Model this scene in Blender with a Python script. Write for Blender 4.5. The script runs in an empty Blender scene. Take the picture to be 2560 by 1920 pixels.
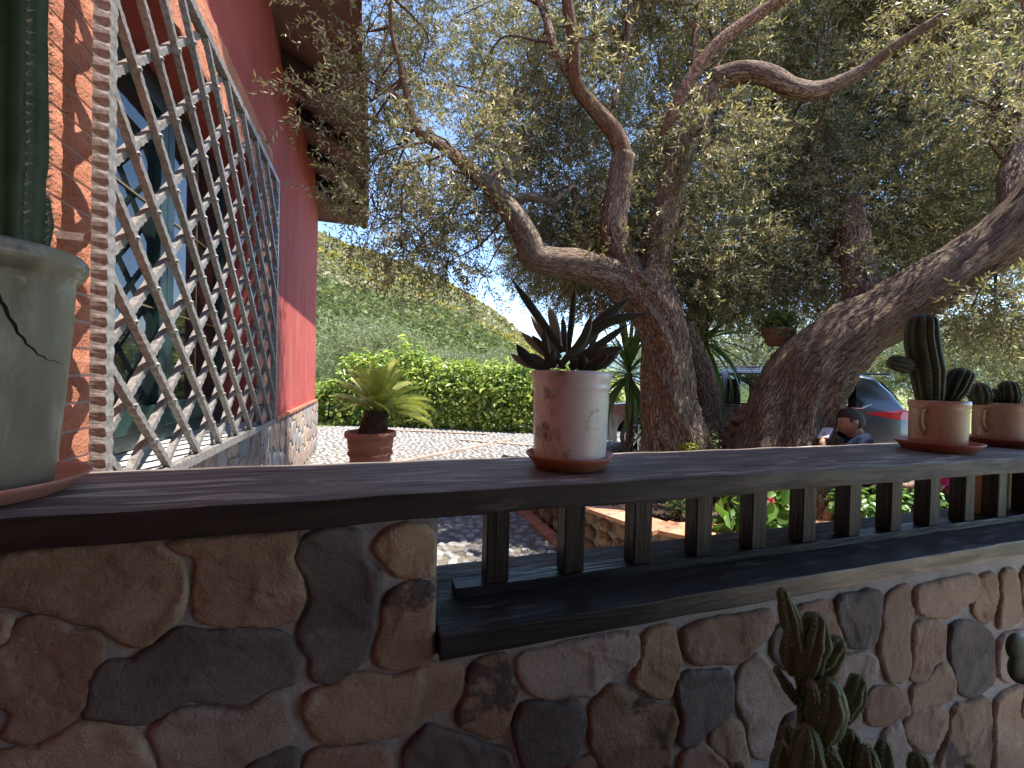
import bpy, bmesh, math, random
import numpy as np
from mathutils import Vector, Matrix, noise, geometry
R = math.radians
random.seed(7); rng = np.random.default_rng(7)
scene = bpy.context.scene
COL = scene.collection

# ------------------------------------------------------------------ camera
H = 1.42                       # camera height above the ground
YAW = R(18.2); ROLL = 0.024; PITCH = R(-0.8); F = 1075.0   # F in pixels of a 2560 wide frame
cam_d = bpy.data.cameras.new('camera'); cam = bpy.data.objects.new('camera', cam_d); COL.objects.link(cam)
cam_d.sensor_width = 36.0; cam_d.lens = F/2560*36.0; cam_d.clip_start = 0.03; cam_d.clip_end = 6000
cam.matrix_world = (Matrix.Translation((0, 0, H)) @ Matrix.Rotation(-YAW, 4, 'Z')
                    @ Matrix.Rotation(math.pi/2+PITCH, 4, 'X') @ Matrix.Rotation(ROLL, 4, 'Z'))
scene.camera = cam
# ------------------------------------------------------------------ sky, sun, exposure
SUN = Vector((0.362, -0.15, 0.92)).normalized()
w = bpy.data.worlds.new('World'); scene.world = w; w.use_nodes = True
nt = w.node_tree; bg = nt.nodes['Background']
sky = nt.nodes.new('ShaderNodeTexSky'); sky.sky_type = 'NISHITA'; sky.sun_disc = False
sky.sun_elevation = math.asin(SUN.z); sky.sun_rotation = math.atan2(SUN.x, SUN.y)
sky.altitude = 2200; sky.air_density = 1.0; sky.dust_density = 0.0; sky.ozone_density = 1.6
nt.links.new(sky.outputs[0], bg.inputs[0]); bg.inputs[1].default_value = 0.15
sl = bpy.data.lights.new('sun', 'SUN'); sl.energy = 3.4; sl.angle = R(0.5); sl.color = (1.0, 0.95, 0.87)
so = bpy.data.objects.new('sun', sl); COL.objects.link(so)
so.rotation_euler = SUN.to_track_quat('Z', 'Y').to_euler(); so.location = (6, -2, 15)
vs = scene.view_settings; vs.view_transform = 'Standard'; vs.look = 'None'; vs.exposure = 1.7; vs.gamma = 1.0
vs.use_curve_mapping = False
scene.render.engine = 'CYCLES'
cy = scene.cycles; cy.max_bounces = 9; cy.diffuse_bounces = 5; cy.glossy_bounces = 3; cy.transmission_bounces = 5
cy.transparent_max_bounces = 8; cy.use_denoising = True; cy.caustics_reflective = False; cy.caustics_refractive = False
cy.sample_clamp_indirect = 6.0

# ------------------------------------------------------------------ helpers
_M = cam.matrix_world.to_3x3(); CP = Vector((0, 0, H))
def ray(px, py):
    return _M @ Vector(((px-1280)/F, -(py-960)/F, -1.0))
def at(px, py, d):  return CP + ray(px, py)*d                      # a point d metres deep
def on_y(px, py, y): r = ray(px, py); return CP + r*(y/r.y)
def on_z(px, py, z): r = ray(px, py); return CP + r*((z-H)/r.z)
def depth(p): return -(_M.transposed() @ (Vector(p)-CP)).z
def proj(p):
    q = _M.transposed() @ (Vector(p)-CP); return 1280-F*q.x/q.z, 960+F*q.y/q.z
def link(o, parent=None):
    COL.objects.link(o)
    if parent is not None: o.parent = parent
    return o
def tag(o, label=None, cat=None, group=None, kind=None):
    if label: o['label'] = label
    if cat: o['category'] = cat
    if group: o['group'] = group
    if kind: o['kind'] = kind
    return o
def empty(name, loc, label, cat, group=None, rz=0.0):
    o = bpy.data.objects.new(name, None); o.location = loc; o.rotation_euler = (0, 0, rz); o.empty_display_size = 0.1
    link(o); return tag(o, label, cat, group)
def meshobj(name, verts, faces, m, parent=None, smooth=False, world=True, uv=None, col=None):
    """verts in world coordinates unless world is False; a child keeps them at its parent's place"""
    V = np.asarray(verts, dtype=np.float32).reshape(-1, 3)
    if parent is not None and world:
        off = np.array(parent_world(parent), dtype=np.float32); V = V-off
    me = bpy.data.meshes.new(name)
    if isinstance(faces, np.ndarray):
        nf, k = faces.shape
        me.vertices.add(len(V)); me.vertices.foreach_set('co', V.ravel())
        me.loops.add(nf*k); me.loops.foreach_set('vertex_index', faces.astype(np.int32).ravel())
        me.polygons.add(nf); me.polygons.foreach_set('loop_start', np.arange(0, nf*k, k, dtype=np.int32))
        me.update(calc_edges=True)
    else:
        me.from_pydata([tuple(map(float, v)) for v in V], [], [tuple(f) for f in faces]); me.update()
    if smooth: me.polygons.foreach_set('use_smooth', np.ones(len(me.polygons), dtype=bool))
    if uv is not None:
        l = me.uv_layers.new(name='UVMap'); idx = np.empty(len(me.loops), dtype=np.int32); me.loops.foreach_get('vertex_index', idx)
        l.data.foreach_set('uv', np.asarray(uv, dtype=np.float32)[idx].ravel())
    if col is not None:
        a = me.color_attributes.new('col', 'FLOAT_COLOR', 'POINT')
        c = np.ones((len(V), 4), dtype=np.float32); c[:, :3] = col; a.data.foreach_set('color', c.ravel())
    me.validate()
    if m is not None: me.materials.append(m)
    return link(bpy.data.objects.new(name, me), parent)
def parent_world(o):
    p = Vector((0, 0, 0))
    while o is not None: p = p+Vector(o.location); o = o.parent
    return p
def bmobj(name, bm, m, parent=None, smooth=False, loc=None):
    me = bpy.data.meshes.new(name); bm.to_mesh(me); bm.free()
    if smooth:
        for p in me.polygons: p.use_smooth = True
    if m is not None: me.materials.append(m)
    o = bpy.data.objects.new(name, me)
    if loc is not None: o.location = loc
    return link(o, parent)
def box_data(x0, x1, y0, y1, z0, z1):
    v = [(x, y, z) for x in (x0, x1) for y in (y0, y1) for z in (z0, z1)]
    f = [(0, 1, 3, 2), (4, 6, 7, 5), (0, 4, 5, 1), (2, 3, 7, 6), (0, 2, 6, 4), (1, 5, 7, 3)]
    return v, f
def bevel_box(name, x0, x1, y0, y1, z0, z1, m, parent=None, bev=0.004, segs=1, wob=0.0, cuts=0):
    c = Vector(((x0+x1)/2, (y0+y1)/2, (z0+z1)/2)); bm = bmesh.new()
    bmesh.ops.create_cube(bm, size=1.0)
    for v in bm.verts: v.co = Vector((v.co.x*(x1-x0), v.co.y*(y1-y0), v.co.z*(z1-z0)))
    if bev: bmesh.ops.bevel(bm, geom=bm.edges[:], offset=bev, segments=segs, affect='EDGES', profile=0.6)
    if cuts:
        ax = 0 if (x1-x0) > (y1-y0) else 1; L = (x1-x0, y1-y0)[ax]
        for k in range(1, cuts):
            p = [0, 0, 0]; n = [0, 0, 0]; p[ax] = -L/2+L*k/cuts; n[ax] = 1
            bmesh.ops.bisect_plane(bm, geom=bm.verts[:]+bm.edges[:]+bm.faces[:], plane_co=p, plane_no=n)
    if wob:
        for v in bm.verts:
            q = (v.co+c)*6.0; v.co += Vector((noise.noise(q), noise.noise(q+Vector((9, 0, 0))), noise.noise(q+Vector((0, 7, 3)))))*wob
    off = parent_world(parent) if parent is not None else Vector((0, 0, 0))
    return bmobj(name, bm, m, parent, loc=c-off)
def lathe(prof, n=40, center=(0, 0, 0), wob=0.0):
    """prof: list of (radius, z); returns verts, faces"""
    cx, cy_, cz = center; V = []; Fc = []
    for i, (r, z) in enumerate(prof):
        for k in range(n):
            a = 2*math.pi*k/n; rr = r*(1+wob*noise.noise(Vector((math.cos(a)*1.5, math.sin(a)*1.5, z*6+cx*3))))
            V.append((cx+rr*math.cos(a), cy_+rr*math.sin(a), cz+z))
    for i in range(len(prof)-1):
        for k in range(n):
            a, b = i*n+k, i*n+(k+1) % n; Fc.append((a, b, b+n, a+n))
    Fc.append(tuple(range(n-1, -1, -1))) if prof[0][0] > 1e-4 else None
    if prof[-1][0] > 1e-4: Fc.append(tuple(range((len(prof)-1)*n, len(prof)*n)))
    return V, Fc
def catmull(pts, rad, step):
    P = [Vector(p) for p in pts]; P = [P[0]*2-P[1]]+P+[P[-1]*2-P[-2]]; r = [rad[0]]+list(rad)+[rad[-1]]
    O = []; Q = []
    for i in range(1, len(P)-2):
        n = max(1, int((P[i+1]-P[i]).length/step))
        for k in range(n):
            t = k/n; a, b, c, d = P[i-1], P[i], P[i+1], P[i+2]
            O.append(0.5*((2*b)+(c-a)*t+(2*a-5*b+4*c-d)*t*t+(3*b-a-3*c+d)*t**3)); Q.append(r[i]*(1-t)+r[i+1]*t)
    O.append(P[-2]); Q.append(r[-2]); return O, Q
def tube(pts, rad, n=10, step=0.1, rough=0.0, flute=0.0, seed=0.0, cap=True, resample=True):
    """swept tube; returns verts, faces, uv"""
    O, Q = catmull(pts, rad, step) if resample else ([Vector(p) for p in pts], list(rad))
    V = []; UV = []; Fc = []; L = 0.0
    t = (O[1]-O[0]).normalized(); up = Vector((0, 1, 0)) if abs(t.y) < 0.9 else Vector((1, 0, 0))
    u = t.cross(up).normalized()
    for i, p in enumerate(O):
        t = (O[min(i+1, len(O)-1)]-O[max(i-1, 0)]).normalized(); u = (u-t*u.dot(t)).normalized(); v = t.cross(u)
        if i: L += (O[i]-O[i-1]).length
        for k in range(n+1):
            a = 2*math.pi*k/n; d = u*math.cos(a)+v*math.sin(a); r = Q[i]
            if rough or flute:
                tw = a+L*0.9; q = Vector((math.cos(tw)*1.3+seed, math.sin(tw)*1.3, L*0.8))
                f = noise.noise(q*1.6)*flute+noise.noise(Vector((math.cos(a)*5+seed, math.sin(a)*5, L*5)))*rough
                f += noise.noise(Vector((math.cos(tw)*3.1+seed, math.sin(tw)*3.1, L*1.1)))*flute*.45; f += noise.noise(Vector((math.cos(a)*13+seed, math.sin(a)*13, L*9)))*rough*0.6
                r *= 1+f
            V.append(p+d*r); UV.append((a*max(Q[0], 0.02)*1.0, L))
    m = n+1
    for i in range(len(O)-1):
        for k in range(n): a = i*m+k; Fc.append((a, a+1, a+1+m, a+m))
    if cap:
        e = (len(O)-1)*m; Fc.append(tuple(range(e, e+n))); Fc.append(tuple(range(n-1, -1, -1)))
    return V, Fc, UV
def merge(parts):
    V = []; Fc = []; UV = []
    for p in parts:
        o = len(V); V += list(p[0]); Fc += [tuple(i+o for i in f) for f in p[1]]
        if len(p) > 2: UV += list(p[2])
    return (V, Fc, UV) if UV else (V, Fc)

# ------------------------------------------------------------------ materials
def lin(c):
    return tuple(((x/255)/12.92 if x/255 <= 0.04045 else ((x/255+0.055)/1.055)**2.4) for x in c)
def mat(name, c1, c2=None, scale=8.0, rough=0.7, bump=0.0, bscale=40.0, spec=0.3, metal=0.0, c3=None, s3=2.5, t3=(0.55, 0.7),
        coord='Object', stretch=(1, 1, 1), rand=0.0, detail=6, coat=0.0, bdist=0.01, b2=0.0, b2scale=6.0, rough2=None, trans=0.0, ramp=(0.35, 0.68), dist=0.0, step=0, c4=None, s4=3.0, t4=(.6, .7), st4=None):
    m = bpy.data.materials.new(name); m.use_nodes = True; T = m.node_tree; N = T.nodes; Lk = T.links.new
    b = N['Principled BSDF']; b.inputs['Roughness'].default_value = rough; b.inputs['Specular IOR Level'].default_value = spec
    b.inputs['Metallic'].default_value = metal; b.inputs['Coat Weight'].default_value = coat
    tc = N.new('ShaderNodeTexCoord'); mp = N.new('ShaderNodeMapping'); mp.inputs['Scale'].default_value = stretch
    Lk(tc.outputs[coord], mp.inputs[0]); vec = mp.outputs[0]
    oi = N.new('ShaderNodeObjectInfo')
    if rand or coord == 'Object':
        ad = N.new('ShaderNodeVectorMath'); ad.operation = 'MULTIPLY_ADD'; cb = N.new('ShaderNodeCombineXYZ')
        for i in range(3): Lk(oi.outputs['Random'], cb.inputs[i])
        Lk(cb.outputs[0], ad.inputs[0]); ad.inputs[1].default_value = (17, 23, 31); Lk(vec, ad.inputs[2]); vec = ad.outputs[0]
    def nz(s, d=detail, r=0.6):
        n = N.new('ShaderNodeTexNoise'); n.inputs['Scale'].default_value = s; n.inputs['Detail'].default_value = d
        n.inputs['Roughness'].default_value = r; n.inputs['Distortion'].default_value = dist; Lk(vec, n.inputs['Vector']); return n.outputs[0]
    def rmp(src, lo, hi):
        r = N.new('ShaderNodeMapRange'); r.inputs[1].default_value = lo; r.inputs[2].default_value = hi; Lk(src, r.inputs[0]); return r.outputs[0]
    def mix(f, a, c):
        x = N.new('ShaderNodeMix'); x.data_type = 'RGBA'; Lk(f, x.inputs[0])
        for s, k in ((a, 6), (c, 7)):
            if isinstance(s, tuple): x.inputs[k].default_value = (*s, 1)
            else: Lk(s, x.inputs[k])
        return x.outputs[2]
    col = c1
    if c2 is not None: col = mix(rmp(nz(scale), *ramp), c1, c2)
    if c3 is not None: col = mix(rmp(nz(s3, 8, 0.65), *t3), col, c3)
    if c4 is not None:
        if st4 is not None:
            m4 = N.new('ShaderNodeMapping'); m4.inputs['Scale'].default_value = st4; Lk(vec, m4.inputs[0]); n4 = N.new('ShaderNodeTexNoise'); n4.inputs['Scale'].default_value = s4; n4.inputs['Detail'].default_value = 8; n4.inputs['Roughness'].default_value = .65; Lk(m4.outputs[0], n4.inputs['Vector']); s4o = n4.outputs[0]
        else: s4o = nz(s4, 9, .68)
        col = mix(rmp(s4o, *t4), col, c4)
    if rand:
        hs = N.new('ShaderNodeHueSaturation'); mr = N.new('ShaderNodeMapRange'); Lk(oi.outputs['Random'], mr.inputs[0])
        mr.inputs[3].default_value = 1-rand; mr.inputs[4].default_value = 1+rand; Lk(mr.outputs[0], hs.inputs['Value'])
        if isinstance(col, tuple): hs.inputs['Color'].default_value = (*col, 1)
        else: Lk(col, hs.inputs['Color'])
        col = hs.outputs[0]
    if isinstance(col, tuple): b.inputs['Base Color'].default_value = (*col, 1)
    else: Lk(col, b.inputs['Base Color'])
    if rough2 is not None:
        r = N.new('ShaderNodeMapRange'); Lk(nz(scale*1.7), r.inputs[0]); r.inputs[1].default_value = 0.35; r.inputs[2].default_value = 0.65
        r.inputs[3].default_value = rough; r.inputs[4].default_value = rough2; Lk(r.outputs[0], b.inputs['Roughness'])
    if bump:
        bp = N.new('ShaderNodeBump'); bp.inputs['Strength'].default_value = bump; bp.inputs['Distance'].default_value = bdist
        Lk(nz(bscale, 8, 0.65), bp.inputs['Height']); last = bp
        if b2:
            bq = N.new('ShaderNodeBump'); bq.inputs['Strength'].default_value = b2; bq.inputs['Distance'].default_value = bdist*4
            hh_ = nz(b2scale, 5)
            if step:
                sp = N.new('ShaderNodeMapRange'); sp.interpolation_type = 'STEPPED'; sp.inputs[1].default_value = .3; sp.inputs[2].default_value = .7; sp.inputs[5].default_value = step; Lk(hh_, sp.inputs[0]); hh_ = sp.outputs[0]
            Lk(hh_, bq.inputs['Height']); Lk(bp.outputs[0], bq.inputs['Normal']); last = bq
        Lk(last.outputs[0], b.inputs['Normal'])
    m.diffuse_color = (*c1, 1)
    return m
def leafmat(name, tint=(1, 1, 1), tcol=(1.25, 1.35, 0.6, 1), trans=0.35, rough=0.5, spec=0.3, attr=True, c=(0.1, 0.15, 0.04)):
    """two-sided leaf: reflects and lets light through; colour per leaf from the mesh attribute"""
    m = bpy.data.materials.new(name); m.use_nodes = True; T = m.node_tree; N = T.nodes; Lk = T.links.new
    b = N['Principled BSDF']; b.inputs['Roughness'].default_value = rough; b.inputs['Specular IOR Level'].default_value = spec
    tr = N.new('ShaderNodeBsdfTranslucent'); ms = N.new('ShaderNodeMixShader'); ms.inputs[0].default_value = trans
    if attr:
        a = N.new('ShaderNodeAttribute'); a.attribute_name = 'col'; src = a.outputs['Color']
    else:
        nz = N.new('ShaderNodeTexNoise'); nz.inputs['Scale'].default_value = 9.0; tc = N.new('ShaderNodeTexCoord'); Lk(tc.outputs['Object'], nz.inputs[0])
        mx = N.new('ShaderNodeMix'); mx.data_type = 'RGBA'; Lk(nz.outputs[0], mx.inputs[0])
        mx.inputs[6].default_value = (*[x*0.6 for x in c], 1); mx.inputs[7].default_value = (*[x*1.4 for x in c], 1); src = mx.outputs[2]
    mu = N.new('ShaderNodeMix'); mu.data_type = 'RGBA'; mu.blend_type = 'MULTIPLY'; mu.inputs[0].default_value = 1.0
    Lk(src, mu.inputs[6]); mu.inputs[7].default_value = (*tint, 1)
    Lk(mu.outputs[2], b.inputs['Base Color'])
    g = N.new('ShaderNodeMix'); g.data_type = 'RGBA'; g.blend_type = 'MULTIPLY'; g.inputs[0].default_value = 1.0
    Lk(mu.outputs[2], g.inputs[6]); g.inputs[7].default_value = tcol; Lk(g.outputs[2], tr.inputs[0])
    out = N['Material Output']; Lk(b.outputs[0], ms.inputs[1]); Lk(tr.outputs[0], ms.inputs[2]); Lk(ms.outputs[0], out.inputs[0])
    return m
# ------------------------------------------------------------------ materials used widely
def wood_mat(name, dark, mid, pale, pale_t=(0.6, 0.72), rough=0.5, strch=(1.1, 9, 9)):
    m = mat(name, dark, mid, scale=2.2, rough=rough, bump=0.5, bscale=5.0, spec=0.4, rand=.2, c3=pale, s3=1.5, t3=pale_t, stretch=strch, rough2=rough+0.2, bdist=0.006, b2=0.3, b2scale=1.4, dist=0.8)
    return m
def weathered(name, dark, mid, pale, crack):
    return mat(name, dark, mid, 2.0, .5, bump=.7, bscale=4.5, spec=.4, c3=pale, s3=2.6, t3=(.54, .64), stretch=(1.1, 8, 8), rough2=.75, bdist=.006, b2=.3, b2scale=1.4, dist=1.1, c4=crack, s4=1.6, t4=(.62, .66), st4=(.5, 2.2, 1))
M_TOPW = weathered('light toned weathered plank top', (0.115, 0.090, 0.078), (0.25, 0.205, 0.18), (0.52, 0.45, 0.38), (.02, .015, .012))  # weathered grain, with light from above put into the paler tone
M_TOPW2 = weathered('light toned worn plank top', (0.035, 0.032, 0.033), (0.075, 0.068, 0.068), (0.18, 0.165, 0.16), (.012, .010, .010))
M_PLANK = wood_mat('dark weathered shade toned plank', (0.016, 0.011, 0.009), (0.045, 0.032, 0.027), (0.14, 0.11, 0.09), (0.62, 0.78), 0.5)  # darker than the tops: shade put into the fronts and sides
M_PLANK2 = wood_mat('dark stained shade toned plank', (0.012, 0.011, 0.011), (0.028, 0.025, 0.025), (0.07, 0.06, 0.055), (0.66, 0.82), 0.33)
M_BALU = wood_mat('dark stained baluster', (0.010, 0.007, 0.006), (0.032, 0.018, 0.012), (0.07, 0.04, 0.025), (0.62, 0.8), 0.42, (14, 14, 1.2))
M_MORTAR = mat('grey mortar', (0.30, 0.285, 0.27), (0.40, 0.38, 0.36), 14, 0.9, bump=0.9, bscale=120, bdist=0.004, c3=(.19, .17, .155), s3=7, t3=(.55, .68))
def stone_mat(name, a, b, c, t3=(0.52, 0.66)):
    return mat(name, a, b, 7.0, 0.85, bump=0.9, bscale=70, spec=0.2, c3=c, s3=4.5, t3=t3, rand=0.14, bdist=0.008, b2=0.0, dist=0.6, c4=(.42, .37, .32), s4=5.0, t4=(.64, .70))
ST = [stone_mat('tan veneer stone', (0.27, 0.195, 0.125), (0.40, 0.30, 0.205), (0.45, 0.37, 0.29), (0.58, 0.72)),
      stone_mat('brown mottled veneer stone', (0.22, 0.15, 0.095), (0.36, 0.26, 0.175), (0.10, 0.078, 0.072), (0.53, 0.58)),
      stone_mat('dark slate veneer stone', (0.10, 0.088, 0.080), (0.19, 0.165, 0.148), (0.28, 0.24, 0.20), (0.6, 0.75)),
      stone_mat('rosy veneer stone', (0.31, 0.25, 0.21), (0.42, 0.35, 0.30), (0.28, 0.19, 0.12), (0.55, 0.7)),
      stone_mat('red brown veneer stone', (0.25, 0.165, 0.115), (0.36, 0.26, 0.195), (0.40, 0.33, 0.27), (0.6, 0.72)),
      stone_mat('sandy veneer stone', (0.30, 0.215, 0.15), (0.37, 0.28, 0.20), (0.25, 0.16, 0.11), (0.58, 0.7))]
ZT = H-0.27; ZTB = ZT-0.0626; ZL = H-0.61; ZLB = ZL-0.061; XO = 0.16; YF = 1.0; YB = 1.40; YW = 1.034

par = empty('parapet_wall', (0.6, 1.2, 0), 'low stone veneer wall with dark timber planks and a wooden balustrade', 'wall')
v1, f1 = box_data(-0.965, XO, YW, 1.36, -.30, ZTB); v2, f2 = box_data(XO+0.001, 4.4, YW, 1.36, -.30, ZLB)
core = meshobj('mortar_core', *merge([(v1, f1), (v2, f2)]), M_MORTAR, par)
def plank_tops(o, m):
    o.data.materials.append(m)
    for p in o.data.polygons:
        if p.normal.z > .75: p.material_index = 1  # paler slot on upward faces paints in the light from above
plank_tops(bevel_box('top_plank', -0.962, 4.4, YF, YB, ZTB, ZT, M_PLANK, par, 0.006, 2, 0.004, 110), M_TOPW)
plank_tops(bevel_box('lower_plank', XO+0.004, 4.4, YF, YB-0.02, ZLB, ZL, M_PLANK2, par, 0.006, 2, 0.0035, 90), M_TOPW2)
bevel_box('bottom_rail', 0.23, 4.3, 1.148, 1.215, ZL+0.0005, ZL+0.030, M_PLANK2, par, 0.003, 1, 0.001, 40)
b0 = None
for k in range(15):
    x = 0.35+0.2392*k
    if b0 is None:
        b0 = bevel_box('baluster', x-0.033, x+0.033, 1.152, 1.211, ZL+0.0305, ZTB-0.0005, M_BALU, par, 0.003)
    else:
        o = b0.copy(); o.location.x = b0.location.x+0.2392*k; link(o); o.parent = par
# tan plastered post at the far end of the balustrade
post = bevel_box('plastered_post', 2.80, 3.25, 1.235, 1.375, ZL+0.001, ZTB-0.001, mat('orange tan plaster', (0.42, 0.22, 0.12), (0.50, 0.29, 0.17), 6, 0.9, 0.4, 60, c3=(0.10, 0.07, 0.05), s3=4, t3=(0.62, 0.72)), None, 0.008)
tag(post, 'orange tan plastered post under the top plank behind the last baluster', 'post')

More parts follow.
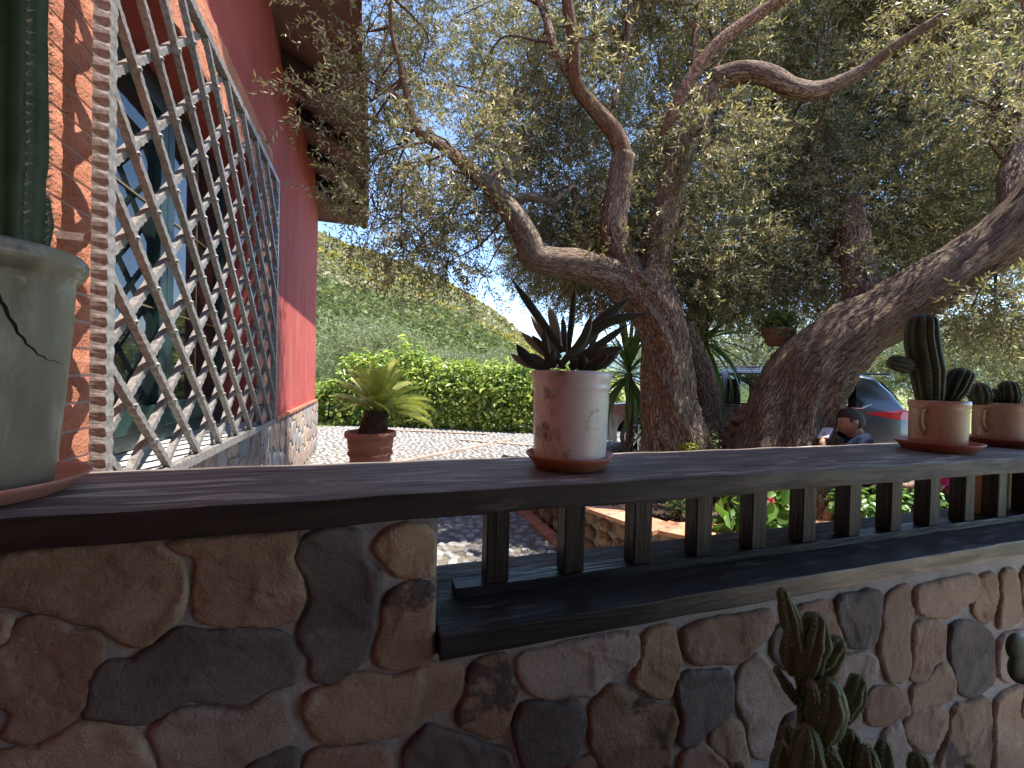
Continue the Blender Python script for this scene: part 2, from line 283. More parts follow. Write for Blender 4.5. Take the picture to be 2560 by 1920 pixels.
# veneer stones: outlines drawn on the wall's face, each a stone of its own
SZ = {'A': (0, 1320, 800/2212), 'B': (640, 1320, 800/2212), 'C': (1200, 1420, 667/2212), 'D': (1760, 1320, 800/2212)}
STONES = [
('A', 0, [(-60,230),(60,190),(500,150),(880,125),(1080,120),(1150,190),(1240,250),(1265,320),(1250,450),(1245,570),(1210,650),(1100,730),(1000,830),(900,835),(820,800),(740,730),(640,690),(540,690),(460,660),(380,610),(200,585),(60,560),(-60,540)]),
('A', 1, [(1100,115),(1500,90),(2000,50),(2060,60),(2050,120),(2010,190),(2005,260),(2040,330),(2080,430),(2090,500),(2060,580),(2030,660),(1900,690),(1700,680),(1500,690),(1400,670),(1340,610),(1320,500),(1340,350),(1360,240),(1300,190),(1180,170)]),
('A', 2, [(1180,750),(1280,740),(1480,755),(1660,730),(1850,740),(1950,770),(2010,840),(2050,950),(2060,1040),(2030,1100),(1900,1110),(1820,1150),(1720,1210),(1640,1250),(1500,1230),(1280,1210),(1180,1260),(1060,1330),(980,1370),(850,1370),(640,1340),(560,1330),(600,1200),(620,1080),(650,1010),(740,960),(900,960),(960,900),(1060,850)]),
('A', 4, [(60,690),(200,650),(340,660),(420,700),(470,750),(600,750),(660,800),(690,860),(660,950),(600,1050),(580,1150),(550,1250),(500,1330),(420,1400),(300,1460),(200,1510),(60,1510),(-40,1480),(30,1420),(60,1350),(50,1290),(-60,1260),(-60,880),(30,820)]),
('A', 5, [(-140,640),(0,640),(40,700),(20,790),(-140,850)]),
('A', 0, [(220,1560),(330,1500),(450,1430),(560,1385),(700,1400),(860,1420),(930,1480),(980,1570),(1020,1660),(1060,1800),(100,1800),(-60,1780),(-60,1600),(60,1590)]),
('A', 3, [(1260,1290),(1350,1280),(1420,1300),(1600,1310),(1720,1260),(1850,1180),(1960,1170),(1990,1220),(1970,1290),(1990,1370),(2020,1420),(1990,1500),(1880,1570),(1700,1640),(1650,1700),(1600,1780),(1150,1780),(1110,1620),(1060,1540),(1030,1450),(1060,1390),(1150,1350)]),
('A', 2, [(1720,1660),(1850,1590),(1980,1570),(2050,1590),(2060,1640),(2030,1800),(1660,1800)]),
('B', 2, [(360,60),(500,20),(720,30),(735,110),(730,190),(790,270),(850,340),(850,440),(820,560),(810,680),(790,800),(750,920),(660,1010),(560,1070),(480,1090),(400,1090),(370,1020),(390,940),(340,880),(310,800),(290,720),(330,640),(380,560),(390,480),(370,400),(320,310),(290,220),(290,150)]),
('B', 0, [(960,10),(1290,-20),(1295,320),(1200,340),(1050,350),(960,330),(900,270),(850,210),(830,140),(870,70)]),
('B', 1, [(1000,420),(1100,385),(1280,410),(1290,560),(1295,740),(1250,900),(1150,960),(1000,1000),(880,985),(820,940),(830,850),(880,720),(890,600),(900,500)]),
('B', 0, [(330,1200),(400,1160),(520,1130),(600,1070),(720,1040),(860,1050),(980,1070),(1060,1040),(1160,970),(1280,955),(1400,970),(1445,1010),(1430,1120),(1410,1210),(1350,1260),(1220,1290),(1130,1360),(1050,1440),(940,1470),(800,1480),(650,1500),(500,1510),(420,1480),(360,1400),(330,1320)]),
('B', 1, [(1540,940),(1640,910),(1750,890),(1760,980),(1800,1080),(1820,1170),(1790,1280),(1750,1380),(1720,1450),(1640,1480),(1540,1430),(1420,1400),(1390,1330),(1430,1230),(1470,1120),(1480,1020)]),
('B', 2, [(1100,1480),(1180,1410),(1280,1390),(1350,1450),(1480,1480),(1560,1540),(1720,1550),(1780,1620),(1790,1780),(1030,1780),(1030,1620),(1060,1530)]),
('B', 4, [(400,1570),(560,1560),(740,1545),(880,1545),(940,1600),(960,1780),(320,1780),(340,1640)]),
('C', 3, [(330,770),(400,730),(600,700),(780,640),(1000,600),(1150,570),(1290,565),(1345,620),(1330,760),(1270,850),(1130,900),(1050,970),(980,1060),(900,1080),(760,1070),(600,1095),(480,1085),(400,1040),(350,950),(330,850)]),
('C', 0, [(1430,540),(1620,490),(1630,600),(1670,730),(1680,820),(1640,920),(1610,1040),(1560,1110),(1480,1100),(1400,1040),(1300,1000),(1290,930),(1330,830),(1360,700),(1380,600)]),
('C', 4, [(1720,520),(1900,455),(2200,410),(2440,360),(2463,430),(2450,550),(2330,640),(2240,740),(2160,810),(2000,800),(1850,820),(1760,790),(1710,700),(1690,580)]),
('C', 2, [(370,1150),(500,1150),(680,1160),(800,1140),(860,1180),(885,1300),(870,1430),(830,1560),(820,1620),(700,1660),(640,1720),(380,1720),(350,1600),(310,1450),(300,1330),(330,1230)]),
('C', 1, [(960,1130),(1060,1060),(1120,1000),(1180,1000),(1240,1060),(1380,1110),(1480,1170),(1620,1190),(1660,1270),(1640,1380),(1600,1480),(1600,1580),(1620,1720),(1080,1720),(980,1590),(930,1480),(930,1300),(940,1200)]),
('C', 2, [(1720,890),(1900,890),(2080,870),(2115,950),(2110,1080),(2110,1180),(2040,1260),(1950,1310),(1880,1400),(1800,1490),(1700,1500),(1660,1440),(1690,1330),(1700,1220),(1650,1100),(1660,980)]),
('C', 0, [(1940,1400),(2000,1320),(2100,1280),(2190,1310),(2212,1400),(2240,1560),(2260,1700),(2110,1700),(2090,1620),(2010,1570),(1930,1480)]),
('C', 4, [(1700,1560),(1850,1500),(1930,1530),(1990,1600),(2060,1650),(2070,1720),(1660,1720)]),
('C', 4, [(760,1680),(850,1620),(950,1610),(1000,1670),(1010,1720),(720,1720)]),
('D', 3, [(300,960),(380,890),(420,900),(470,970),(520,1050),(600,1160),(650,1250),(560,1300),(520,1400),(500,1500),(470,1620),(370,1610),(330,1500),(320,1380),(270,1280),(245,1180),(250,1060)]),
('D', 2, [(490,780),(540,690),(640,680),(700,760),(720,900),(680,1000),(600,1000),(500,920)]),
('D', 4, [(640,560),(900,510),(920,600),(960,720),(990,810),(880,870),(800,800),(760,700),(660,640)]),
('D', 2, [(940,480),(1080,470),(1180,440),(1255,450),(1250,560),(1230,680),(1220,780),(1170,830),(1090,850),(1010,820),(980,720),(930,610)]),
('D', 5, [(1310,460),(1380,420),(1450,400),(1445,480),(1465,600),(1440,700),(1430,820),(1450,920),(1440,1000),(1400,1080),(1300,1085),(1275,1000),(1240,900),(1235,800),(1260,680),(1270,560)]),
('D', 3, [(1000,900),(1120,880),(1200,900),(1230,970),(1180,1060),(1100,1130),(980,1120),(900,1050),(940,960)]),
('D', 5, [(1490,420),(1620,390),(1780,350),(1920,330),(1910,430),(1880,510),(1800,540),(1750,620),(1640,625),(1510,610),(1480,540)]),
('D', 1, [(1930,340),(2040,310),(2050,430),(2050,560),(2000,670),(1920,640),(1880,580),(1900,460)]),
('D', 5, [(2080,300),(2180,285),(2200,400),(2212,500),(2230,640),(2100,710),(2060,700),(2060,600),(2085,450)]),
('D', 4, [(1490,660),(1640,655),(1700,690),(1700,800),(1690,900),(1600,980),(1560,1060),(1470,1080),(1445,1020),(1470,900),(1460,780)]),
('D', 2, [(1740,660),(1870,650),(1950,700),(2030,740),(2030,900),(2030,1080),(1950,1140),(1880,1190),(1800,1170),(1770,1080),(1750,960),(1715,870),(1730,760)]),
('D', 5, [(1600,1020),(1680,950),(1730,970),(1760,1090),(1760,1170),(1690,1230),(1580,1230),(1500,1290),(1460,1300),(1450,1180),(1470,1110),(1560,1080)]),
('D', 4, [(1190,1120),(1290,1120),(1400,1130),(1430,1200),(1440,1300),(1340,1330),(1260,1390),(1150,1370),(1130,1280)]),
('D', 4, [(1430,1340),(1560,1260),(1700,1250),(1700,1380),(1650,1500),(1600,1570),(1520,1560),(1440,1480),(1410,1400)]),
('D', 3, [(1270,1420),(1380,1360),(1400,1420),(1420,1520),(1480,1600),(1520,1660),(1500,1760),(1290,1760),(1280,1600),(1260,1500)]),
('D', 1, [(1760,1240),(1880,1220),(1980,1170),(2010,1300),(2010,1450),(1990,1600),(1960,1780),(1650,1780),(1640,1620),(1700,1480),(1730,1350)]),
('D', 0, [(2050,1180),(2212,1100),(2300,1110),(2300,1780),(2030,1780),(2030,1500),(2035,1300)]),
('D', 3, [(2070,760),(2212,720),(2330,740),(2330,1040),(2070,1090),(2055,900)]),
('D', 1, [(2225,280),(2350,260),(2350,660),(2255,640),(2215,500)]),
('D', 3, [(720,1480),(900,1210),(1090,1210),(1100,1350),(1060,1450),(1100,1490),(1220,1490),(1230,1600),(1220,1780),(720,1780)]),
('D', 1, [(570,1340),(680,1290),(840,1210),(690,1470),(640,1780),(520,1780),(520,1560)]),
]
def chaikin(P, it=2):
    for _ in range(it):
        Q = []
        for i in range(len(P)):
            a, b = P[i], P[(i+1) % len(P)]; Q += [a*0.75+b*0.25, a*0.25+b*0.75]
        P = Q
    return P
def stone_mesh(P, proud, seed, face_y=None, axis='y', lump=0.008, it=2, wob=0.004):
    """P: outline (u, v) on the wall; returns verts, faces with rings stepping up to a lumpy face.  axis y: u=X v=Z, face towards -Y; axis x: u=Y v=Z, face towards +X"""
    P = chaikin(P, it); n = len(P); V = []; Fc = []
    lo = Vector((min(p.x for p in P), min(p.y for p in P))); hi = Vector((max(p.x for p in P), max(p.y for p in P))); best = -1
    g0 = sum(P, Vector((0, 0)))/n
    for i in range(1, 12):
        for j in range(1, 12):
            t = Vector((lo.x+(hi.x-lo.x)*i/12, lo.y+(hi.y-lo.y)*j/12)); inside = False
            for k in range(n):
                a, b = P[k], P[(k+1) % n]
                if (a.y > t.y) != (b.y > t.y) and t.x < (b.x-a.x)*(t.y-a.y)/(b.y-a.y)+a.x: inside = not inside
            if inside:
                sg = [(P[k]-t).cross(P[(k+1) % n]-t) for k in range(n)]; bad = min(sum(1 for v in sg if v < 0), sum(1 for v in sg if v > 0))
                d = min((p-t).length for p in P)-bad*.02-(t-g0).length*.15
                if d > best: best = d; c = t
    if best < 0 and best == -1: c = g0
    P = [p+(p-c).normalized()*wob*noise.noise(Vector((p.x*25+seed, p.y*25, seed))) for p in P]
    rings = [(1.0, -0.012), (1.0, proud*0.6), (0.975, proud*0.95), (0.93, proud), (0.72, proud), (0.45, proud), (0.2, proud)]
    size = max((p-c).length for p in P)
    for k, (s, d) in enumerate(rings):
        for p in P:
            q = c+(p-c)*s if k > 1 else p
            if k in (2, 3): q = p+(c-p).normalized()*min((0.004, 0.011)[k-2], (p-c).length*0.3)
            dd = d+(lump*noise.noise(Vector((q.x*9, q.y*9, seed)))+lump*0.5*noise.noise(Vector((q.x*30, q.y*30, seed+5))) if k > 2 else 0)
            V.append((q.x, face_y-dd, q.y) if axis == 'y' else (face_y+dd, q.x, q.y))
    m = len(rings)
    for k in range(m-1):
        for i in range(n):
            a, b = k*n+i, k*n+(i+1) % n; Fc.append((a, b, b+n, a+n))
    Fc.append(tuple(range((m-1)*n, m*n)))
    area = sum(P[i].x*P[(i+1) % n].y-P[(i+1) % n].x*P[i].y for i in range(n))
    if (area < 0) != (axis == 'x'): pass
    return V, Fc
def stone_fine(P, proud, seed):
    """near stones: a fine triangulated face with chipped rim and flaked layers"""
    c0 = sum(P, Vector((0, 0)))/len(P); n0 = len(P); ar = sum(P[i].cross(P[(i+1) % n0]) for i in range(n0)); E_ = []
    for i in range(n0):                                     # grow the outline so the joints stay narrow
        a, b, c_ = P[i-1], P[i], P[(i+1) % n0]; e1 = (b-a).normalized(); e2 = (c_-b).normalized(); nn = Vector((e1.y+e2.y, -e1.x-e2.x))*(1 if ar > 0 else -1)
        q = b+nn.normalized()*.0075 if nn.length > .01 else b
        up_ = c0.x < XO and c0.y > .5
        lim = ZTB-.002 if c0.x < XO-.02 else ZLB-.002
        if c0.x < XO-.02 and b.x <= XO-.002: q.x = min(q.x, XO-.002)
        q.y = min(q.y, lim); E_.append(q)
    P = chaikin(E_, 1); R_ = []
    for i in range(len(P)):
        a, b = P[i], P[(i+1) % len(P)]; n = max(1, int((b-a).length/.006))
        R_ += [a+(b-a)*(k/n) for k in range(n)]
    c = sum(R_, Vector((0, 0)))/len(R_); R_ = [p+(p-c).normalized()*(.005*noise.noise(Vector((p.x*22+seed, p.y*22, 1.0)))+.0022*noise.noise(Vector((p.x*90+seed, p.y*90, 2.0)))) for p in R_]
    A = np.array([tuple(p) for p in R_]); B = np.roll(A, -1, 0); lo, hi = A.min(0), A.max(0); g = .0085
    gx, gy = np.meshgrid(np.arange(lo[0], hi[0], g), np.arange(lo[1], hi[1], g)); Q = np.stack([gx.ravel(), gy.ravel()], 1)+rng.uniform(-.003, .003, (gx.size, 2))
    d = B-A; L2 = (d*d).sum(1); t = np.clip(((Q[:, None]-A[None])*d[None]).sum(2)/L2[None], 0, 1); dist = np.sqrt((((A[None]+t[..., None]*d[None])-Q[:, None])**2).sum(2)).min(1)
    cr = ((A[None, :, 1] > Q[:, None, 1]) != (B[None, :, 1] > Q[:, None, 1])) & (Q[:, None, 0] < d[None, :, 0]*(Q[:, None, 1]-A[None, :, 1])/np.where(np.abs(d[None, :, 1]) < 1e-9, 1e-9, d[None, :, 1])+A[None, :, 0]); ins = (cr.sum(1) % 2 == 1) & (dist > .003)
    Q = Q[ins]; dist = dist[ins]; n = len(A); pts = [Vector(p) for p in A]+[Vector(q) for q in Q]
    r = geometry.delaunay_2d_cdt(pts, [(i, (i+1) % n) for i in range(n)], [], 1, 1e-6); V2 = r[0]; F2 = [tuple(f) for f in r[2]]; orig = r[3]
    V = []; rimh = proud*.55; sx = 1+.6*math.sin(seed); dirv = Vector((math.cos(seed*2.3), math.sin(seed*2.3)))
    for v, oi in zip(V2, orig):
        k = min(oi) if oi else 0; dd = 0.0 if k < n else dist[k-n]; q = Vector((v.x*5.5*sx+seed, v.y*5.5, seed))
        t = min(1, dd/.008); s = t*(2-t); f = noise.noise(q)*1.6+noise.noise(q*2.3)*.7+dirv.dot(v-c)*3.0; fl = math.floor(f); e = min(1, max(0, (f-fl)/.14)); lay = (fl+e*e*(3-2*e))*.0042
        h = rimh+(proud-rimh)*s+s*(max(-.008, min(.008, lay))+.0016*noise.noise(Vector((v.x*40, v.y*40, seed)))+.0009*noise.noise(Vector((v.x*110, v.y*110, seed))))
        V.append((v.x, YW-h, v.y))
    m = len(V); bi = [i for i, oi in enumerate(orig) if oi and min(oi) < n]; order = sorted(bi, key=lambda i: min(orig[i])); V += [(V[i][0], YW+.01, V[i][2]) for i in order]; k = len(order)
    F2 += [(order[i], order[(i+1) % k], m+(i+1) % k, m+i) for i in range(k)]
    return V, F2
def fix_normals(o):
    bm = bmesh.new(); bm.from_mesh(o.data); bmesh.ops.recalc_face_normals(bm, faces=bm.faces[:]); bm.to_mesh(o.data); bm.free(); return o
for i, (rg, k, pts) in enumerate(STONES):
    ox, oy, sc = SZ[rg]; P = []
    for (x, y) in pts:
        q = on_y(ox+x*sc, oy+y*sc, 1.016)
        up_ = ox+x*sc < 1112
        if up_: q.x = min(q.x, XO-0.003)
        lim = ZTB-0.004 if up_ else ZLB-0.004
        P.append(Vector((q.x, min(q.z, lim))))
    V, Fc = stone_fine(P, 0.010+0.004*random.random(), i*3.1)
    fix_normals(meshobj('stone', V, Fc, ST[k], par, smooth=True))
# the wall goes on below and to the right of the frame: plain stones there
for i in range(22):
    for j in range(4):
        cx = -0.83+i*0.25+0.05*(j % 2)+random.uniform(-.02, .02); cz = -0.12+j*0.21+random.uniform(-.01, .01)
        px, py = proj((cx, 1.02, cz+0.11))
        if -30 < px < 2580 and py < 1960: continue
        if cx > 4.2: continue
        P = []
        for a in range(7):
            t = 2*math.pi*a/7+random.uniform(-.25, .25); P.append(Vector((cx+0.125*math.cos(t)*random.uniform(.85, 1), cz+0.105*math.sin(t)*random.uniform(.85, 1))))
        V, Fc = stone_mesh(P, 0.016, 200+i*3+j, YW, 'y', 0.009, 1); fix_normals(meshobj('stone', V, Fc, ST[(i*5+j*3) % 6], par))
# ------------------------------------------------------------------ house
XW = -0.97; YC = 8.65; YS0 = -4.0; ZB = H-0.51            # wall plane, far corner, near end, base top
OY0, OY1 = 2.05, 4.38; OZ0 = H-0.47; SPR = H+1.60; RISE = 0.13; XR = -1.25
M_RED = mat('brick red stucco', (0.42, 0.080, 0.062), (0.50, 0.105, 0.085), 3.0, 0.9, bump=0.55, bscale=130, bdist=0.004, b2=0.25, b2scale=2.5, c3=(0.34, 0.07, 0.055), s3=1.2, t3=(0.5, 0.75), c4=(.52, .17, .14), s4=2.2, t4=(.56, .72), st4=(1, 1.6, .22))
M_BRICK = mat('split face brick', (0.60, 0.22, 0.125), (0.66, 0.28, 0.17), 14, 0.9, bump=1.0, bscale=95, bdist=0.010, rand=0.1, c3=(0.40, 0.13, 0.08), s3=75, t3=(0.56, 0.62))
M_JOINT = mat('pale brick joint', (0.50, 0.42, 0.37), (0.58, 0.50, 0.45), 20, 0.95, 0.3, 100)
M_GREEN = mat('dark green window paint', (0.012, 0.036, 0.031), (0.02, 0.052, 0.045), 4, 0.35, spec=0.5)
M_SILL = mat('pale sill stone', (0.55, 0.51, 0.46), (0.65, 0.61, 0.56), 9, 0.7, 0.3, 70)
M_TILE = mat('terracotta trim', (0.40, 0.14, 0.075), (0.50, 0.20, 0.12), 9, 0.8, 0.3, 60, rand=0.15)
M_SOFFIT = wood_mat('brown soffit board', (0.13, 0.075, 0.058), (0.20, 0.125, 0.10), (0.26, 0.18, 0.15), (0.6, 0.8), 0.7, (2, 8, 2))
M_RAFT = wood_mat('dark rafter', (0.022, 0.014, 0.011), (0.045, 0.028, 0.022), (0.08, 0.05, 0.04), (0.62, 0.8), 0.6, (2, 8, 2))
M_BRASS = mat('brass glazing bar', (0.55, 0.36, 0.12), rough=0.3, metal=0.8)
house = empty('house', (XW-3, 4, 0), 'red stuccoed house with brick framed window, iron grille and timber eaves', 'house')
def arch(y):
    t = (y-OY0)/(OY1-OY0)*2-1; return SPR+RISE*math.sqrt(max(0, 1-abs(t)**3.2))
ZTOP = H+3.75
def wall_part():
    V = []; Fc = []
    def quad(a, b, c, d): n = len(V); V.extend([a, b, c, d]); Fc.append((n, n+1, n+2, n+3))
    x = XW
    def f(y0, y1, z0, z1): quad((x, y0, z0), (x, y1, z0), (x, y1, z1), (x, y0, z1))
    f(YS0, OY0, -.3, ZTOP+2.2); f(OY1, YC, -.3, ZTOP); f(OY0, OY1, -.3, OZ0)
    n = 26; ys = [OY0+(OY1-OY0)*(1-math.cos(math.pi*k/n))/2 for k in range(n+1)]
    for a, b in zip(ys[:-1], ys[1:]):
        quad((x, a, arch(a)), (x, b, arch(b)), (x, b, ZTOP), (x, a, ZTOP))
        quad((XR-.05, a, arch(a)), (XR-.05, b, arch(b)), (x, b, arch(b)), (x, a, arch(a)))
    quad((XR-.05, OY0, OZ0), (XR-.05, OY0, SPR), (x, OY0, SPR), (x, OY0, OZ0))
    quad((x, OY1, OZ0), (x, OY1, SPR), (XR-.05, OY1, SPR), (XR-.05, OY1, OZ0))
    quad((XR-.05, OY0, OZ0), (x, OY0, OZ0), (x, OY1, OZ0), (XR-.05, OY1, OZ0))
    # far end wall, back and near end close the volume
    quad((x, YC, 0), (-8, YC, 0), (-8, YC, ZTOP), (x, YC, ZTOP)); quad((-8, YC, 0), (-8, YS0, 0), (-8, YS0, ZTOP), (-8, YC, ZTOP))
    quad((-8, YS0, 0), (x, YS0, 0), (x, YS0, ZTOP+2.2), (-8, YS0, ZTOP+2.2))
    quad((x, OY0, ZTOP), (x, YC, ZTOP), (-8, YC, ZTOP), (-8, OY0, ZTOP)); quad((x, YS0, ZTOP+2.2), (x, OY0, ZTOP+2.2), (-8, OY0, ZTOP+2.2), (-8, YS0, ZTOP+2.2))
    return V, Fc
wall = meshobj('wall', *wall_part(), M_RED, house)
# dark room behind the window
v, f = box_data(-3.6, XR-0.06, 1.6, 4.9, 0.6, H+2.0); rm = meshobj('room', v, [q for q in f if q != (4, 6, 7, 5)], mat('dim room plaster', (0.10, 0.085, 0.075)), house)
# brick surround
for (a, b, c, d) in ((0.9, OY0-0.002, OZ0-0.03, H+2.17), (OY1+0.002, 4.84, OZ0-0.03, H+2.17)):
    meshobj('brick_backing', *box_data(XW-0.02, XW+0.006, a, b, c, d), M_JOINT, house)
n = 26; ys = [OY0+(OY1-OY0)*k/n for k in range(n+1)]; V = []; Fc = []
for a, b in zip(ys[:-1], ys[1:]):
    m = len(V); V += [(XW+0.006, a, arch(a)+.002), (XW+0.006, b, arch(b)+.002), (XW+0.006, b, H+2.17), (XW+0.006, a, H+2.17)]; Fc.append((m, m+1, m+2, m+3))
meshobj('lintel_backing', V, Fc, M_JOINT, house)
def rough_brick(y0, y1, z0, z1, x0=XW-0.01, x1=XW+0.014, zt=None):
    """split-face brick: front face is a small lumpy grid"""
    ny = max(2, int((y1-y0)/0.035)); nz = max(2, int((z1-z0)/0.035)); V = []; Fc = []
    for i in range(ny+1):
        for j in range(nz+1):
            y = y0+(y1-y0)*i/ny; e = i in (0, ny) or j in (0, nz)
            zz0 = z0 if zt is None else zt(y); z = zz0+(z1-zz0)*j/nz
            V.append((x1-0.004*e+(0 if e else 0.006*noise.noise(Vector((y*40, z*40, 1.3)))), y, z))
    for i in range(ny):
        for j in range(nz): a = i*(nz+1)+j; Fc.append((a, a+nz+1, a+nz+2, a+1))
    B = [0, ny*(nz+1), ny*(nz+1)+nz, nz]; m = len(V); V += [(x0, V[b][1], V[b][2]) for b in B]
    def strip(ids, c0, c1): Fc.append(tuple([c0]+list(ids)+[c1][::1]))
    Fc.append(tuple([m]+[i*(nz+1) for i in range(ny+1)]+[m+1])); Fc.append(tuple([m+1]+[ny*(nz+1)+j for j in range(nz+1)]+[m+2]))
    Fc.append(tuple([m+2]+[i*(nz+1)+nz for i in range(ny, -1, -1)]+[m+3])); Fc.append(tuple([m+3]+list(range(nz, -1, -1))+[m]))
    return V, Fc
zc = OZ0-0.025; row = 0; PITCHZ = 0.0945
while zc+PITCHZ-0.008 < H+2.16:
    cuts = [0.92, 1.28, 1.64, OY0-0.004] if row % 2 else [0.92, 1.12, 1.50, OY0-0.004]
    for a, b in zip(cuts[:-1], cuts[1:]): meshobj('brick', *rough_brick(a+0.004, b-0.004, zc, zc+PITCHZ-0.010), M_BRICK, house)
    meshobj('brick', *rough_brick(OY1+0.005, (4.60 if row % 2 else 4.83)-0.004, zc, zc+PITCHZ-0.010), M_BRICK, house)
    if row % 2: meshobj('brick', *rough_brick(4.604, 4.829, zc, zc+PITCHZ-0.010), M_BRICK, house)
    zc += PITCHZ; row += 1
k = 0; y = OY0+0.002
while y < OY1-0.05:
    y2 = min(y+0.1065, OY1-0.004)
    meshobj('brick', *rough_brick(y+0.003, y2-0.003, 0, H+2.16, zt=lambda yy: arch(yy)+0.004), M_BRICK, house); y += 0.1065
# window: two casements, each with its panes
win = empty('window', (XR, 3.2, OZ0), None, None); win.parent = house; win.location = Vector((XR, 3.2, OZ0))-Vector(house.location)
for kx in ('label', 'category'):
    if kx in win: del win[kx]
M_GLASS = bpy.data.materials.new('window glass'); M_GLASS.use_nodes = True
b = M_GLASS.node_tree.nodes['Principled BSDF']; b.inputs['Base Color'].default_value = (0.012, 0.018, 0.018, 1); b.inputs['Roughness'].default_value = 0.02
b.inputs['Specular IOR Level'].default_value = 0.4; b.inputs['IOR'].default_value = 1.45
def wbox(name, y0, y1, z0, z1, x0=XR-0.03, x1=XR+0.03, m=M_GREEN, bev=0.004): return bevel_box(name, x0, x1, y0, y1, z0, z1, m, win, bev)
WT = SPR+RISE
wbox('window_frame', OY0, OY0+0.06, OZ0+.03, WT, XR-.05, XR+.02); wbox('window_frame', OY1-0.06, OY1, OZ0+.03, WT, XR-.05, XR+.02)
wbox('window_frame', OY0+.061, OY1-.061, OZ0+.03, OZ0+.12, XR-.05, XR+.02); wbox('window_frame', OY0+.061, OY1-.061, WT-.10, WT, XR-.05, XR+.02)
for (a, c) in ((OY0+.065, 3.195), (3.205, OY1-.065)):
    wbox('stile', a, a+.085, OZ0+.125, WT-.105, XR-.02, XR+.045); wbox('stile', c-.085, c, OZ0+.125, WT-.105, XR-.02, XR+.045)
    wbox('bottom_rail', a+.086, c-.086, OZ0+.125, OZ0+.26, XR-.02, XR+.045); wbox('top_rail', a+.086, c-.086, WT-.20, WT-.105, XR-.02, XR+.045)
    wbox('pane', a+.084, c-.084, OZ0+.258, WT-.198, XR+.003, XR+.009, M_GLASS, 0)
    wbox('glazing_bar', (a+c)/2-.006, (a+c)/2+.006, OZ0+.262, WT-.202, XR+.0092, XR+.014, M_BRASS, 0)
    for q in (0.33, 0.67):
        zq = OZ0+.26+(WT-.2-OZ0-.26)*q; wbox('glazing_bar', a+.088, c-.088, zq-.005, zq+.005, XR+.0145, XR+.018, M_BRASS, 0)
bevel_box('sill', XR-0.04, XW+0.10, OY0-0.06, OY1+0.06, OZ0-0.022, OZ0+0.022, M_SILL, house, 0.006)
# hammered iron grille
M_IRON = mat('hammered grey iron paint', (0.18, 0.16, 0.145), (0.36, 0.335, 0.315), 60, 0.45, bump=0.6, bscale=60, bdist=0.003, spec=0.5, metal=0.15, c3=(0.10, 0.06, 0.045), s3=30, t3=(0.58, 0.72))
XG = -0.84; GY0, GY1 = 1.765, 4.40; GZ0, GZ1 = H-0.445, H+1.72
gr = bpy.data.objects.new('window_grille', None); link(gr, house); gr.location = Vector((XG, 3, H))-Vector(house.location)
def hbar(p0, p1, w, x, per=0.05, amp=0.0035, rivets=()):
    """square bar from p0 to p1 in the (Y, Z) plane with hammered, wavy edges"""
    p0 = Vector(p0); p1 = Vector(p1); L = (p1-p0).length; d = (p1-p0)/L; nrm = Vector((-d.y, d.x)); n = max(2, int(L/(per/4))); V = []; Fc = []
    for i in range(n+1):
        s = L*i/n; a = amp*math.sin(2*math.pi*s/per); c2 = amp*math.cos(2*math.pi*s/per+random.uniform(-.1, .1))*.5; p = p0+d*s; h = w/2
        for (sx, sn) in ((-1, -1), (1, -1), (1, 1), (-1, 1)):
            q = p+nrm*sn*(h+a*(1 if sx > 0 else 0.3)); V.append((x+sx*(h+c2*0.5), q.x, q.y))
    for i in range(n):
        for k in range(4): a = i*4+k; b = i*4+(k+1) % 4; Fc.append((a, b, b+4, a+4))
    Fc.append((3, 2, 1, 0)); e = n*4; Fc.append((e, e+1, e+2, e+3))
    for (ry, rz) in rivets:
        m = len(V); r = 0.009
        for k in range(6): t = math.pi*k/3; V.append((x+h, ry+r*math.cos(t), rz+r*math.sin(t)))
        for k in range(6): t = math.pi*k/3; V.append((x+h+0.008, ry+.7*r*math.cos(t), rz+.7*r*math.sin(t)))
        for k in range(6): Fc.append((m+k, m+(k+1) % 6, m+6+(k+1) % 6, m+6+k))
        Fc.append(tuple(range(m+6, m+12)))
    return V, Fc
def gobj(name, data): return fix_normals(meshobj(name, *data, M_IRON, gr))
gobj('frame_bar', hbar((GY0, GZ0-.02), (GY0, GZ1+.02), 0.044, XG, 0.051, 0.0036)); gobj('frame_bar', hbar((GY1, GZ0-.02), (GY1, GZ1+.02), 0.044, XG, 0.051, 0.0036))
gobj('frame_bar', hbar((GY0+.021, GZ0), (GY1-.021, GZ0), 0.044, XG, 0.051, 0.0036)); gobj('frame_bar', hbar((GY0+.021, GZ1), (GY1-.021, GZ1), 0.044, XG, 0.051, 0.0036))
PY, PZ = 0.335, 0.306; zs0 = GZ0+0.16
def clip(y0, z0, sgn):
    """line z = z0 + sgn*PZ/PY*(y-GY0) clipped to the frame"""
    k = sgn*PZ/PY; ya, yb = GY0+.02, GY1-.02
    lo, hi = GZ0+.02, GZ1-.02
    y_lo, y_hi = GY0+(lo-z0)/k, GY0+(hi-z0)/k
    a = max(ya, min(y_lo, y_hi)); b2 = min(yb, max(y_lo, y_hi))
    return None if b2-a < 0.08 else ((a, z0+k*(a-GY0)), (b2, z0+k*(b2-GY0)))
for i in range(-10, 18):
    z0 = zs0+i*PZ
    s = clip(GY0, z0, -1)
    if s:
        rv = []
        for j in range(-12, 18):
            zz = zs0+j*PZ; yy = GY0+(z0-zz)/(2*PZ/PY); zr = zz+PZ/PY*(yy-GY0)
            if s[0][0]+.02 < yy < s[1][0]-.02: rv.append((yy, zr))
        gobj('grille_bar', hbar(*s, 0.026, XG+0.007, 0.045, 0.0021, rv))
    s = clip(GY0, z0, 1)
    if s: gobj('grille_bar', hbar(*s, 0.026, XG-0.020, 0.045, 0.0021))
